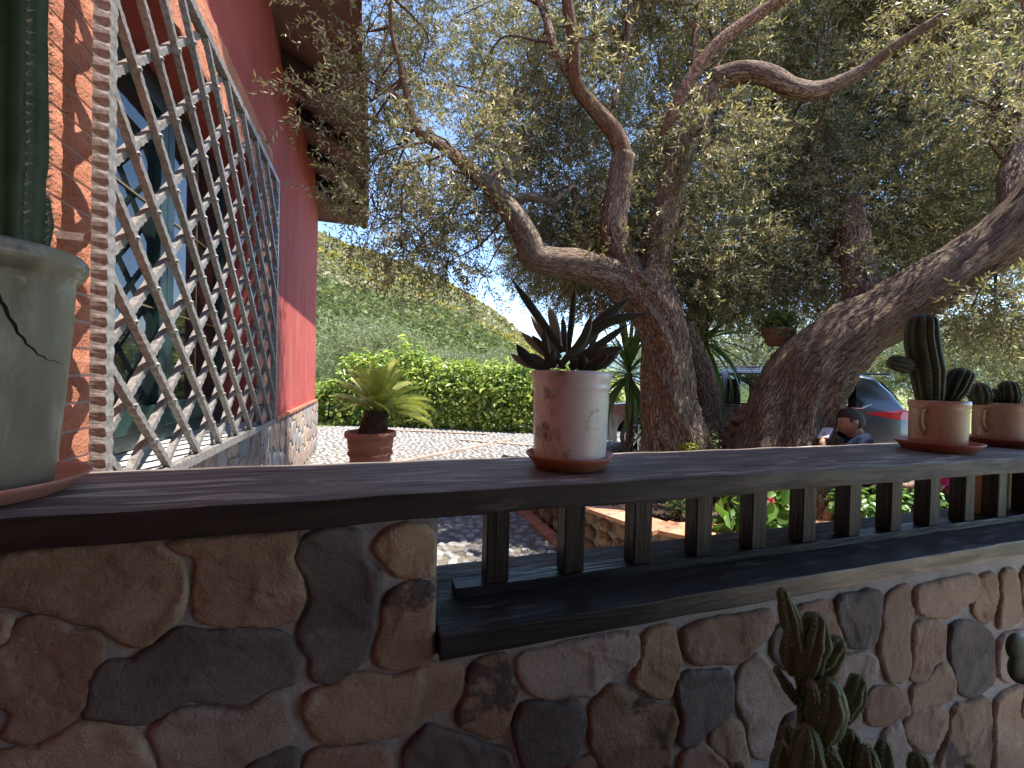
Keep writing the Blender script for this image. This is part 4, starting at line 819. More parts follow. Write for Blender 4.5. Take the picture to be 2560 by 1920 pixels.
extra = [(905, 470, 3.6, .16), (920, 80, 3.4, .26), (1130, 50, 4.6, .42), (1330, 300, 4.2, .42), (1400, 420, 4.3, .40), (1290, 480, 4.3, .38), (1430, 570, 4.4, .34), (1250, 370, 4.1, .36), (1450, 250, 4.3, .42), (1340, 180, 4.3, .40), (1340, 610, 4.5, .28), (1190, 560, 4.2, .26), (1270, 110, 5.0, .45), (1190, 230, 5.0, .35), (1060, 150, 4.4, .34), (1350, 20, 5.2, .4), (930, 250, 3.5, .26), (945, 380, 3.6, .24), (960, 560, 3.6, .26), (1040, 620, 3.6, .24), (1120, 655, 3.6, .22), (1210, 690, 3.5, .15), (1075, 560, 3.7, .3), (800, 250, 3.1, .17), (850, 330, 3.3, .15), (770, 265, 3.0, .10), (815, 20, 3.1, .14), (890, 180, 3.3, .2),
         (880, 430, 3.5, .14), (1500, 720, 4.6, .25), (1420, 700, 4.6, .3), (2430, 770, 3.2, .2), (2500, 740, 3.3, .25), (2560, 800, 3.4, .28), (2480, 840, 3.4, .15), (2330, 90, 3.2, .3), (2480, 250, 3.4, .3),
         (1760, 330, 3.4, .25), (1480, 100, 3.3, .16), (1640, 640, 4.3, .35), (1800, 700, 4.4, .3)]
# crown parts above and beyond the frame that shade the garden
for k in range(16): extra.append((random.uniform(1100, 2700), random.uniform(-900, -350), random.uniform(3.0, 5.5), random.uniform(.4, .6)))
attachA = [v for d, m in limbsA for v in d[0][::47]]; attachB = [v for d, m in limbsB for v in d[0][::47]]+[v for v in trunkB[0][0][53*20::53*5]]
PP = {0: [], 1: []}; DD = {0: [], 1: []}; BR = {0: [], 1: []}
def shades_house(c):
    s = (c.x+.97)/SUN.x; y = c.y-s*SUN.y; z = c.z-s*SUN.z; return z > .3 and 1.2 < y < 8.5
def sunblock(c):
    s = c.z/SUN.z; x = c.x-s*SUN.x; y = c.y-s*SUN.y; return x < 1.5 or y > 4.9
def on_cycad(c):
    s = (c.z-.8)/SUN.z; x = c.x-s*SUN.x; y = c.y-s*SUN.y; return abs(x) < 1.1 and 4.7 < y < 7.0
for (px, py, d, r) in blobs+extra:
    c = at(px, py, d); t = 0 if px < 1980 else 1
    if py < -40 and (shades_house(c) or sunblock(c)) and random.random() < (.9 if py < -300 else .5): continue
    if on_cycad(c) and (px, py, d, r) not in extra: continue
    thin = .32 if px < 1250 and py > 430 else .26 if px < 930 else .42 if px < 1000 else .6 if px < 1200 else .95
    n = max(6, int(190*(r/.5)**2*2.3*thin)); u = rng.normal(size=(n, 3)); u /= np.linalg.norm(u, axis=1, keepdims=True)
    rr = r*(0.30+.80*rng.random(n)**.6)[:, None]; p = np.array(c)[None]+u*rr*np.array([1, 1, .85]); PP[t].append(p)
    DD[t].append(u*.8+rng.normal(0, .45, (n, 3))+np.array([0, 0, -.15]))
    src = Vector(random.choice(sorted((attachA if t == 0 else attachB), key=lambda q: (Vector(q)-c).length)[:7]))
    mid = (src+c)/2+Vector((random.uniform(-.2, .2), random.uniform(-.2, .2), random.uniform(-.05, .25)))*min(1, (src-c).length)
    if (src-c).length > .12: BR[t].append(tube([src, mid, c], [.011, .008, .004], 6, .12, .05, .0, px))
    for j in range(min(5, n)):
        e = c+Vector(u[j])*r*.85; BR[t].append(tube([c, (c+e)/2+Vector((0, 0, .03)), e], [.006, .0045, .002], 4, .15))
for t, tr in ((0, treeA), (1, treeB)):
    V, Fc, C, TV, TF = sprigs(np.concatenate(PP[t]), np.concatenate(DD[t]), 18, .25, (.046, .0066), OLIVE)
    tag(meshobj('crown', V, Fc, M_OLIVE, tr, col=C), kind='stuff'); tag(meshobj('twigs', TV, TF, M_TWIG, tr), kind='stuff')
    V, Fc, UV = merge(BR[t]); tag(meshobj('side_branches', V, Fc, M_BARK2, tr, True, uv=UV), kind='stuff')
# ---- smaller olives further off
def far_olive(px, d, hgt, rad, label, seed, nb=16, leafs=(.10, .016), npb=95, tint=1.0, lift=0.0):
    random.seed(seed); g = at(px, 960, d); base = Vector((g.x, g.y, 0)); t = empty('olive_tree', base, label, 'tree', 'olives in the grove behind the courtyard')
    fk = base+Vector((random.uniform(-.1, .1), 0, hgt*.38)); tr = [tube([base-Vector((0, 0, .1)), (base+fk)/2+Vector((.08, 0, 0)), fk], [.16, .12, .10], 10, .1, .08, .15, seed)]
    P = []; D = []
    for b in range(nb):
        a = 2*math.pi*b*.618; q = random.uniform(.35, .8)*rad; c = base+Vector((math.cos(a)*q, math.sin(a)*q, hgt*(.5+.42*random.random()*(1.15-q/rad*.5)))); c.z += lift
        tr.append(tube([fk, (fk+c)/2+Vector((0, 0, .12)), c], [.06, .035, .012], 6, .25)); n = npb
        u = rng.normal(size=(n, 3)); u /= np.linalg.norm(u, axis=1, keepdims=True); P.append(np.array(c)[None]+u*rad*.36*(.4+.7*rng.random((n, 1)))); D.append(u+np.array([0, 0, .25])+rng.normal(0, .3, (n, 3)))
    V, Fc, UV = merge(tr); meshobj('trunk', V, Fc, M_BARK, t, True, uv=UV)
    cols = ([[c*tint for c in q] for q in [[.20, .23, .11], [.29, .30, .19], [.38, .38, .28], [.16, .20, .07]]], [.3, .3, .2, .2])
    V, Fc, C, _, _ = sprigs(np.concatenate(P), np.concatenate(D), 12, .38, leafs, cols, twig=False); tag(meshobj('crown', V, Fc, M_OLIVE2, t, col=C), kind='stuff'); return t
for a in ((885, 17.5, 3.7, 1.8, 'silvery olive tree beside the house corner behind the hedge', 1), (1000, 19.5, 3.6, 1.6, 'taller grey green olive rising behind the potted cycad', 2),
          (1140, 22.0, 2.5, 1.5, 'low wide olive behind the middle of the hedge', 3), (1255, 23.0, 2.6, 1.7, 'far olive left of the white glazed pot', 4), (790, 26.0, 2.9, 1.8, 'far olive half hidden by the house wall', 9),
          (1880, 12.5, 3.6, 2.1, 'olive with bare grey trunk behind the car roof', 5), (2080, 14.5, 3.3, 2.0, 'sunlit olive between the leaning trunk and the tall cactus', 6),
          (2330, 12.5, 3.1, 1.9, 'pale olive behind the tail of the car', 7), (2560, 9.6, 3.4, 1.9, 'bright olive at the right edge behind the small cactus', 8), (1680, 15.5, 3.4, 2.0, 'olive behind the bonnet of the car', 10)): far_olive(*a)
# ------------------------------------------------------------------ hedge, lawn grass
def leaf_scatter(P, N, leaf, cols, cs=0.35, fold=.2):
    """single broad leaves at P facing roughly N"""
    n = len(P); N = N+rng.normal(0, .45, N.shape); N /= np.linalg.norm(N, axis=1, keepdims=True); A = rng.normal(size=(n, 3)); A -= N*(A*N).sum(1, keepdims=True); A /= np.linalg.norm(A, axis=1, keepdims=True); B = np.cross(N, A)
    l = leaf[0]*(.6+.7*rng.random((n, 1))); w_ = leaf[1]*(.7+.5*rng.random((n, 1)))
    V = np.stack([P, P+A*l*.35+B*w_+N*w_*fold, P+A*l*.72+B*w_*.75+N*w_*fold, P+A*l-N*l*.12, P+A*l*.72-B*w_*.75+N*w_*fold, P+A*l*.35-B*w_+N*w_*fold], 1).reshape(-1, 3)
    q = np.arange(n)[:, None]*6; Fc = np.concatenate([q+np.array([[0, 1, 2, 3]]), q+np.array([[0, 3, 4, 5]])])
    ci = rng.choice(len(cols[0]), size=n, p=cols[1]); C = np.repeat(np.array(cols[0])[ci]*(1-cs+2*cs*rng.random((n, 1))), 6, 0); return V, Fc, C
hg = empty('hedge', (2.0, 12.6, 0), 'long clipped laurel hedge with bright yellow green leaves behind the cobbles', 'hedge')
P = []; N = []; hp = [(-4.6, 15.2), (-1.6, 14.6), (-0.8, 13.2), (0.8, 12.75), (2.2, 12.0), (3.6, 11.1), (5.0, 10.6), (6.5, 10.9)]
hs = [Vector(p) for p in hp]; stems = []
for k in range(len(hs)-1):
    a, b2 = hs[k], hs[k+1]; n = int(6800*(b2-a).length/2.2); t = rng.random(n); d = (b2-a).normalized(); nn = Vector((-d.y, d.x)); th = rng.random(n)*math.pi
    top = np.array([1.84+.45*noise.noise(Vector((a.x+(b2-a).x*x, 2.0, 4.0))*1.1)+.40*noise.noise(Vector((a.x*5+(b2-a).x*x*5, 1.0, 2.0))) for x in t]); top *= (1.0 if k > 2 else .93 if k == 2 else .55)
    sh = .78+.34*rng.random(n)**1.5; off = np.cos(th)*.62*sh; zz = top*(np.sin(th)**.55)*sh; lowq = rng.random(n) < .35; zz = np.where(lowq, rng.random(n)*top*.75, zz); off = np.where(lowq, np.sign(np.cos(th))*(.42+.25*rng.random(n)), off)
    x = a.x+(b2.x-a.x)*t+nn.x*off; y = a.y+(b2.y-a.y)*t+nn.y*off; P.append(np.stack([x, y, np.maximum(zz, .05)], 1)); N.append(np.stack([nn.x*np.cos(th), nn.y*np.cos(th), np.sin(th)+.35], 1))
    for j in range(5):
        q = a.lerp(b2, (j+.5)/5); stems.append(tube([(q.x, q.y, -.05), (q.x+.05, q.y, .6), (q.x, q.y+.1, 1.2)], [.03, .022, .01], 6, .3))
V, Fc, C = leaf_scatter(np.concatenate(P), np.concatenate(N), (.15, .036), ([[.29, .37, .07], [.42, .48, .10], [.13, .21, .045], [.56, .58, .17]], [.36, .26, .28, .10]))
tag(meshobj('foliage', V, Fc, leafmat('laurel leaf', trans=.35, rough=.3, spec=.55), hg, col=C), kind='stuff'); V, Fc, UV = merge(stems); tag(meshobj('stems', V, Fc, M_TWIG, hg), kind='stuff')
n = 14000; x = -5+5.2*rng.random(n); y = 12.45+3.0*rng.random(n); b0_ = np.stack([x, y, np.full(n, .01)], 1); hgt = .05+.09*rng.random((n, 1)); le = np.concatenate([rng.normal(0, .03, (n, 2)), hgt], 1)
s_ = np.stack([rng.normal(size=n), rng.normal(size=n), np.zeros(n)], 1); s_ = s_/np.linalg.norm(s_, axis=1, keepdims=True)*.006
V = np.stack([b0_-s_, b0_+s_, b0_+le], 1).reshape(-1, 3); Fc = np.arange(3*n).reshape(-1, 3); C = np.repeat(np.array([[.20, .30, .05], [.30, .36, .09], [.38, .36, .14]])[rng.integers(0, 3, n)], 3, 0)
tag(meshobj('grass', V, Fc, leafmat('grass blade', trans=.4), col=C), kind='stuff')
# ------------------------------------------------------------------ raised bed
ZBED = 0.37
edge = [Vector(p) for p in ((1.64, 5.3), (1.635, 4.2), (1.635, 3.5), (1.68, 3.05), (1.82, 2.62), (2.02, 2.36), (2.45, 2.28), (3.2, 2.26), (4.2, 2.26))]
bed = empty('raised_bed', (2.9, 3.2, 0), 'raised planting bed of rubble stone edged with terracotta tiles round the olives', 'planter')
M_RUB = mat('brown rubble stone', (0.22, 0.15, 0.10), (0.34, 0.25, 0.18), 9, 0.95, 1.0, 16, bdist=.03, c3=(0.12, 0.08, 0.05), s3=12, t3=(.5, .6), rand=.2)
M_SOIL = mat('dark mulch', (0.045, 0.03, 0.022), (0.10, 0.07, 0.05), 25, 1.0, 1.0, 40, bdist=.02)
M_COPE = mat('terracotta coping tile', (0.47, 0.20, 0.11), (0.58, 0.31, 0.20), 7, .8, .35, 50, rand=.12, c3=(.62, .45, .34), s3=5, t3=(.5, .7))
V = []; Fc = []
for p in edge: V += [(p.x+.05, p.y+.03, -.02), (p.x+.05, p.y+.03, ZBED)]
for i in range(len(edge)-1): Fc.append((2*i, 2*i+2, 2*i+3, 2*i+1))
meshobj('wall_core', V, Fc, M_MORTAR, bed)
bx = [(p.x+.05, p.y+.03, ZBED-.02) for p in edge]+[(4.25, 5.3, ZBED-.02)]
V = [(2.9, 3.6, ZBED+.05)]+bx; meshobj('soil', V, [(0, i, i+1) for i in range(1, len(bx))]+[(0, len(bx), 1)], M_SOIL, bed)
meshobj('wall_core', [(4.24, 2.29, -.02), (4.24, 5.3, -.02), (4.24, 5.3, ZBED), (4.24, 2.29, ZBED)], [(0, 1, 2, 3)], M_MORTAR, bed); meshobj('wall_core', [(1.69, 5.31, -.02), (4.25, 5.31, -.02), (4.25, 5.31, ZBED), (1.69, 5.31, ZBED)], [(0, 1, 2, 3)], M_MORTAR, bed)
random.seed(31)
def along(E, step):
    out = []; rest = 0.0
    for a, b2 in zip(E[:-1], E[1:]):
        Ls = (b2-a).length; s = rest
        while s < Ls: out.append((a+(b2-a)*(s/Ls), (b2-a).normalized())); s += step
        rest = s-Ls
    return out
for (p, d) in along(edge, .17):
    nn = Vector((d.y, -d.x))
    if nn.dot(Vector((2.9, 3.6))-p) > 0: nn = -nn
    z = 0.0
    while z < ZBED-.06:
        hh = random.uniform(.10, .15); c = Vector((p.x+.05, p.y+.03, z+hh/2)); bm = bmesh.new(); bmesh.ops.create_icosphere(bm, subdivisions=2, radius=1)
        sd = random.uniform(0, 50)
        for v in bm.verts:
            q = v.co*(1+.3*noise.noise(v.co*1.6+Vector((sd, 0, 0)))); e = d*q.x*.088+nn*q.y*.055; v.co = Vector((e.x, e.y, q.z*hh*.52))
        bmobj('stone', bm, M_RUB, bed, True, loc=c-Vector(bed.location)); z += hh*.93
for (p, d) in along(edge, .205):
    nn = Vector((-d.y, d.x))
    if nn.dot(Vector((2.9, 3.6))-p) < 0: nn = -nn
    q0 = p+d*.002-nn*.03; q1 = p+d*.199-nn*.03; w2 = nn*.26; z0 = ZBED; V = [(*q0, z0), (*q1, z0), (*(q1+w2), z0), (*(q0+w2), z0)]; V += [(a, b2, c+.028+random.uniform(0, .003)) for a, b2, c in V]
    meshobj('coping_tile', V, [(3, 2, 1, 0), (4, 5, 6, 7), (0, 1, 5, 4), (1, 2, 6, 5), (2, 3, 7, 6), (3, 0, 4, 7)], M_COPE, bed)
for (p, d) in along(edge[:4], .30):
    V = [(p.x-.14, p.y, .03), (p.x-.02, p.y, .03), (p.x-.02, p.y-.29, .03), (p.x-.14, p.y-.29, .03)]; V += [(a, b2, -.01) for a, b2, c in V]
    meshobj('border_tile', V, [(0, 1, 2, 3), (0, 4, 5, 1), (1, 5, 6, 2), (2, 6, 7, 3), (3, 7, 4, 0)], M_TILE, yard)
# litter of dry leaves on the soil
n = 1500; P = np.stack([1.9+2.2*rng.random(n), 2.6+2.4*rng.random(n), np.full(n, ZBED+.055)], 1); V, Fc, C = leaf_scatter(P, np.tile([[0, 0, 1.0]], (n, 1)), (.05, .01), ([[.22, .15, .08], [.30, .22, .12], [.12, .08, .05]], [.4, .3, .3])); tag(meshobj('leaf_litter', V, Fc, leafmat('dry leaf', trans=.1), col=C), kind='stuff')
# ------------------------------------------------------------------ plants
def strap_mesh(name, Ln, wd, bend, m, seg=7, fold=.35, tipw=.05, belly=.3, thick=0.0):
    """strap leaf along +X, bending down in Z; V-folded"""
    V = []; Fc = []
    for i in range(seg+1):
        t = i/seg; a = bend*t*t; x = Ln*(t-.25*abs(bend)*t**3*.6); z = -Ln*bend*t*t*.45; ww = wd*(1-(t**3)*(1-tipw))*(.65+.35*min(1, t/belly))
        V += [(x, -ww, z+ww*fold), (x, 0, z-thick), (x, ww, z+ww*fold)]
    for i in range(seg): a = i*3; Fc += [(a, a+3, a+4, a+1), (a+1, a+4, a+5, a+2)]
    me = bpy.data.meshes.new(name); me.from_pydata(V, [], Fc); me.update(); me.materials.append(m)
    for p in me.polygons: p.use_smooth = True
    return me
M_YUC = leafmat('yucca leaf', trans=.2, rough=.4, spec=.4, attr=False, c=(.12, .21, .07))
yuc = [strap_mesh('leaf', .72, .024, b_, M_YUC) for b_ in (.15, .45, .8, 1.2)]
def put_leaf(me, loc, azim, pitch, sc, parent, name='leaf', rollx=0.0):
    o = bpy.data.objects.new(name, me); o.location = loc; o.rotation_euler = (rollx, -pitch, azim); o.scale = (sc, sc, sc); return link(o, parent)
def yucca(base, heads, label, seed):
    random.seed(seed); t = empty('yucca', base, label, 'yucca', 'yuccas among the olives'); b = Vector(base)
    for (h, nl, sc) in heads:
        h = Vector(h); d = tube([b-Vector((0, 0, .05)), (b+h)/2+Vector((.05, 0, 0)), h], [.05, .045, .04], 10, .06, .1, .05, seed); meshobj('stem', d[0], d[1], M_BARK, t, True, uv=d[2])
        for k in range(nl):
            u = k/nl; put_leaf(yuc[min(3, int((1-u)*4*random.uniform(.8, 1.1)))], h-b+Vector((0, 0, (u-.5)*.16)), k*2.399+random.uniform(-.2, .2), -.9+2.35*u+random.uniform(-.15, .15), sc*random.uniform(.8, 1.12), t, rollx=random.uniform(-.3, .3))
yb = at(1590, 1200, 4.9); yb.z = 0
yucca(yb+Vector((-.1, .1, 0)), [(at(1572, 935, 4.7), 62, 1.05), (at(1625, 1070, 4.75), 34, .62)], 'yucca with arching sword leaves left of the forked olive trunk', 3)
yb2 = at(1755, 1200, 4.7); yb2.z = .3
yucca(yb2, [(at(1762, 850, 4.55), 64, 1.15), (at(1735, 770, 4.7), 36, .8)], 'tall yucca drooping between the two olive trunks', 5)
# potted cycad
M_TERRA = mat('terracotta', (0.40, 0.145, 0.085), (0.48, 0.20, 0.125), 9, .75, .35, 60, c3=(.52, .28, .2), s3=3, t3=(.55, .75))
M_TERRA2 = mat('dark terracotta plastic', (0.26, 0.07, 0.04), (0.33, 0.10, 0.06), 9, .5, .2, 60)
pc = at(927, 1078, 5.6); pz = pc.z
plinth = bevel_box('plinth', pc.x-.62, pc.x+.42, pc.y-.35, pc.y+.4, -.02, .11, mat('pale step stone', (.55, .48, .38), (.63, .56, .46), 6, .9, .4, 40), None, .01); tag(plinth, 'pale stone step under the terracotta pot of the cycad', 'step')
pot = empty('flower_pot', (pc.x, pc.y, .112), 'round ribbed terracotta pot holding the cycad near the red house', 'pot'); PR = .325; hp_ = pz-.112
def shell(prof, wall, n=40):
    """closed pot profile: outside going up, then inside going down"""
    return prof+[(r-wall, z) for r, z in reversed(prof[1:])]+[(0.001, prof[1][1]+wall)]
pf = [(PR*.66, 0), (PR*.70, .02), (PR*.76, hp_*.30), (PR*.79, hp_*.32), (PR*.785, hp_*.36), (PR*.84, hp_*.62), (PR*.875, hp_*.64), (PR*.865, hp_*.68), (PR*.90, hp_*.86), (PR*.99, hp_*.88), (PR, hp_*.93), (PR*.985, hp_)]
meshobj('pot_body', *lathe(shell(pf, .025), 44, (pc.x, pc.y, .112)), M_TERRA, pot, True)
swag = []
for k in range(14):
    a = 2*math.pi*k/14; c = Vector((pc.x+math.cos(a)*PR*.845, pc.y+math.sin(a)*PR*.845, .112+hp_*.50)); e = Vector((-math.sin(a), math.cos(a), 0))
    swag.append(tube([c-e*.06+Vector((0, 0, .015)), c-Vector((0, 0, .012)), c+e*.06+Vector((0, 0, .015))], [.008, .012, .008], 6, .02))
meshobj('relief', *merge(swag)[:2], M_TERRA, pot, True)
meshobj('soil', *lathe([(PR*.9, 0), (0.001, .02)], 24, (pc.x, pc.y, .112+hp_*.90)), M_SOIL, pot)
cyc = empty('cycad', (pc.x, pc.y, .112+hp_*.9), 'potted cycad with stiff feathery fronds and a shaggy brown stem', 'cycad')
sb = Vector((pc.x+.02, pc.y, .112+hp_*.9)); st = at(938, 1035, 5.6)+Vector((.02, 0, .03)); V = []
d = tube([sb, sb.lerp(st, .5)+Vector((.0, 0, 0)), st], [.17, .17, .11], 24, .02, .25, .0, 3.0); meshobj('stem', d[0], d[1], mat('shaggy cycad stem', (.05, .03, .022), (.13, .085, .06), 30, 1, 1, 50, bdist=.02), cyc, True)
sc_ = []
for k in range(170):
    a = k*2.399; u = k/170; c = sb.lerp(st, u*.95); r = .17-.05*u; o = c+Vector((math.cos(a)*r*.85, math.sin(a)*r*.85, 0)); e = Vector((math.cos(a)*.06, math.sin(a)*.06, .045)); w2 = Vector((-math.sin(a), math.cos(a), 0))*.018
    sc_.append(([o-w2, o+w2, o+e, o+Vector((0, 0, .03))], [(0, 1, 2), (1, 3, 2), (3, 0, 2)]))
tag(meshobj('leaf_bases', *merge(sc_), mat('dry leaf base', (.09, .055, .04), (.16, .11, .08), 20, 1), cyc), kind='stuff')
M_CYC = leafmat('cycad leaflet', trans=.3, rough=.35, spec=.5, attr=False, c=(.38, .40, .11))
def frond_mesh(Ln, bend, n=34):
    V = []; Fc = []
    def pt(t): return Vector((Ln*(t-.2*abs(bend)*t**3*.6), 0, -Ln*bend*t*t*.4))
    for i in range(13):
        p = pt(i/12); r = .008*(1-.8*i/12); V += [(p.x, -r, p.z), (p.x, r, p.z), (p.x, 0, p.z-r*1.6)]
    for i in range(12): a = i*3; Fc += [(a, a+1, a+4, a+3), (a+1, a+2, a+5, a+4), (a+2, a, a+3, a+5)]
    for i in range(n):
        t = .16+.84*i/n; p = pt(t); ll = .19*Ln*math.sin(math.pi*min(1, .12+t*.86))**.7+.015
        for s in (-1, 1):
            m = len(V); dx = .55*ll; dy = s*.8*ll; dz = .30*ll; q = Vector((p.x+dx, dy, p.z+dz)); mid = p.lerp(q, .5)+Vector((0, 0, .01)); w2 = Vector((.006, 0, -.001)); V += [tuple(p-w2), tuple(mid-w2), tuple(q), tuple(mid+w2), tuple(p+w2)]; Fc += [(m, m+1, m+3, m+4), (m+1, m+2, m+3)]
    me = bpy.data.meshes.new('frond'); me.from_pydata([tuple(v) for v in V], [], Fc); me.update(); me.materials.append(M_CYC); return me
frm = [frond_mesh(.72, b_) for b_ in (.15, .4, .75, 1.1)]; random.seed(12); top = st-Vector((pc.x, pc.y, .112+hp_*.9))
for k in range(34):
    u = k/34; put_leaf(frm[min(3, int((1-u)*4))], top+Vector((0, 0, -.01)), k*2.399+random.uniform(-.2, .2), .42+1.05*u+random.uniform(-.1, .1), random.uniform(.9, 1.2)*(1 if u < .8 else .85), cyc, 'frond', random.uniform(-.25, .25))
for (a, p_, s_) in ((-.30, .05, 1.1), (-.15, .22, 1.0), (.1, .12, .95), (-.5, .3, 1.0)): put_leaf(frm[2], top, a, p_, s_, cyc, 'frond')
# hanging pot
hc = at(1945, 845, 3.95); hpot = empty('hanging_pot', hc, 'small terracotta pot hanging by wires from the olive branches', 'pot')
meshobj('pot_body', *lathe(shell([(.07, -.075), (.085, -.07), (.125, .03), (.125, .035), (.14, .04), (.142, .085), (.132, .09)], .012), 30, hc), mat('mossy terracotta', (.20, .11, .075), (.30, .15, .10), 8, .8, .3, 50, c3=(.14, .13, .09), s3=4, t3=(.5, .6)), hpot, True)
meshobj('soil', *lathe([(.125, 0), (.001, .01)], 20, hc+Vector((0, 0, .07))), M_SOIL, hpot)
up = at(1952, 640, 3.95)
for k in range(3):
    a = 2*math.pi*k/3+.4; q = hc+Vector((math.cos(a)*.137, math.sin(a)*.137, .085)); meshobj('wire', *tube([q, q.lerp(up, .5), up], [.003]*3, 5, .2)[:2], M_RAFT, hpot)
n = 420; u = rng.normal(size=(n, 3)); u /= np.linalg.norm(u, axis=1, keepdims=True); P = np.array(hc)+np.array([0, 0, .14])+u*np.array([.17, .17, .13])*rng.random((n, 1))**.4; P[:70] += np.array([.0, 0, -.12])
V, Fc, C = leaf_scatter(P, u, (.06, .012), ([[.10, .17, .04], [.17, .22, .07]], [.6, .4])); hpl = empty('trailing_plant', hc+Vector((0, 0, .08)), 'small green trailing plant growing in the hanging pot', 'plant'); tag(meshobj('leaves', V, Fc, leafmat('trailing leaf', trans=.3), hpl, col=C), kind='stuff')
# weathered wood stump between the trunks
dc = at(1868, 1075, 4.35); bm = bmesh.new(); bmesh.ops.create_icosphere(bm, subdivisions=5, radius=1.0)
for v in bm.verts:
    q = v.co.copy(); a = math.atan2(q.y, q.x); f = 1+.25*noise.noise(q*1.3)+.16*noise.ridged_multi_fractal(Vector((a*1.6, q.z*5, q.x)), 1, 2, 4, 1, 2)*.6; v.co = Vector((q.x*.30*f, q.y*.26*f, q.z*.42*f))
stp = tag(bmobj('wood_stump', bm, mat('weathered grey wood', (.24, .16, .10), (.36, .27, .19), 6, .9, 1, 14, stretch=(1, 1, 3.5), bdist=.03, c3=(.08, .05, .035), s3=7, t3=(.52, .6)), None, True, loc=(dc.x, dc.y, .72)), 'gnarled weathered wood stump between the two olive trunks', 'stump')
# bed plants
def bush(name, c, rad, n, leaf, cols, label, cat, tr=.3, group=None, up=.4, rough=.4):
    t = empty(name, (c[0], c[1], c[2]-rad[2]), label, cat, group); u = rng.normal(size=(n, 3)); u /= np.linalg.norm(u, axis=1, keepdims=True); P = np.array(c)+u*np.array(rad)*(.35+.65*rng.random((n, 1))**.5)
    V, Fc, C = leaf_scatter(P, u+np.array([0, 0, up]), leaf, cols); tag(meshobj('leaves', V, Fc, leafmat(name+' leaf', trans=tr, rough=rough, spec=.45), t, col=C), kind='stuff')
    st = [tube([(c[0], c[1], c[2]-rad[2]-.03), tuple(np.array(c)*.5+P[j]*.5-np.array([0, 0, rad[2]*.3])), tuple(P[j])], [.007, .005, .003], 5, .1) for j in range(10)]; tag(meshobj('stems', *merge(st)[:2], M_TWIG, t), kind='stuff'); return t
fc = at(1910, 1257, 2.95)
bush('hydrangea', (fc.x+.02, fc.y+.05, .53), (.34, .20, .17), 150, (.15, .045), ([[.10, .20, .04], [.16, .28, .06], [.24, .34, .12]], [.5, .3, .2]), 'broad leaved hydrangea bush with a pink flower head', 'shrub')
n = 160; u = rng.normal(size=(n, 3)); u /= np.linalg.norm(u, axis=1, keepdims=True); P = np.array(fc)+u*np.array([.058, .058, .045]); V, Fc, C = leaf_scatter(P, u, (.024, .011), ([[.60, .06, .11], [.72, .15, .20], [.45, .03, .07]], [.4, .3, .3]))
tag(meshobj('hydrangea_flower', V, Fc, leafmat('pink petal', trans=.3), col=C), 'pink mophead flower seen between the balusters', 'flower')
for (px, py, dd, r_, lb) in ((2130, 1268, 3.0, .17, 'fleshy round leaved succulent left of the seated boy between balusters'), (2215, 1255, 3.0, .17, 'bright green fleshy succulent in the middle of its row'), (2300, 1262, 3.0, .16, 'pale green succulent nearest the person in magenta'), (1700, 1262, 3.3, .10, 'small strappy weed on the mulch behind the coping')):
    c = at(px, py, dd); bush('succulent_bush', c, (r_, r_*.9, r_*.75), 170 if r_ > .12 else 60, (.055, .020) if r_ > .12 else (.10, .008), ([[.14, .26, .06], [.22, .36, .09], [.10, .20, .06]], [.4, .35, .25]), lb, 'succulent', .25, 'leafy clumps in the raised bed', .9, .3)
mc = at(1722, 1120, 3.68); bush('moss_tuft', (mc.x, mc.y, mc.z), (.09, .05, .05), 260, (.03, .008), ([[.40, .40, .05], [.30, .34, .06]], [.6, .4]), 'yellow green mossy tuft at the foot of the forked olive', 'plant', .3, None, .5)
mc = at(1785, 1110, 3.75); bush('wild_sprig', (mc.x, mc.y, mc.z), (.05, .05, .12), 60, (.035, .010), ([[.26, .32, .10], [.32, .38, .14]], [.6, .4]), 'thin pale weed sprig beside the yellow moss', 'plant', .3, None, .5)
# ------------------------------------------------------------------ pots, saucers and cacti on the parapet
def glaze(name, base, c2, c3, t3, dirt, rough=.16, stretch=(1, 1, 1)):
    return mat(name, base, c2, 5, rough, spec=.5, c3=dirt, s3=9, t3=t3, bump=.2, bscale=35, bdist=.003, coat=.25, stretch=stretch, rough2=rough+.35, c4=c3, s4=4.0, t4=(.56, .70), st4=(1.6, 1.6, .55))
M_SAUC = mat('red clay saucer', (.40, .12, .07), (.46, .16, .095), 8, .45, .15, 60, spec=.4)
M_SAUC2 = mat('pink clay saucer', (.50, .21, .15), (.56, .26, .19), 6, .6, .15, 60)
M_SAUC3 = mat('dark red saucer', (.24, .05, .035), (.30, .075, .05), 8, .4, .15, 60, spec=.4)
def saucer(c, r, h, m, label, group='saucers on the parapet plank'):
    t = tag(meshobj('saucer', *lathe([(r*.76, 0), (r*.80, .003), (r*.93, h*.75), (r*1.0, h), (r*1.0, h+.004), (r*.97, h+.004), (r*.89, h*.7), (r*.77, .010), (.001, .009)], 52, c), m, None, True), label, 'saucer', group)
    return t
def place(px, y): p = on_y(px, 1100, y); return Vector((p.x, y, ZT+.0015))
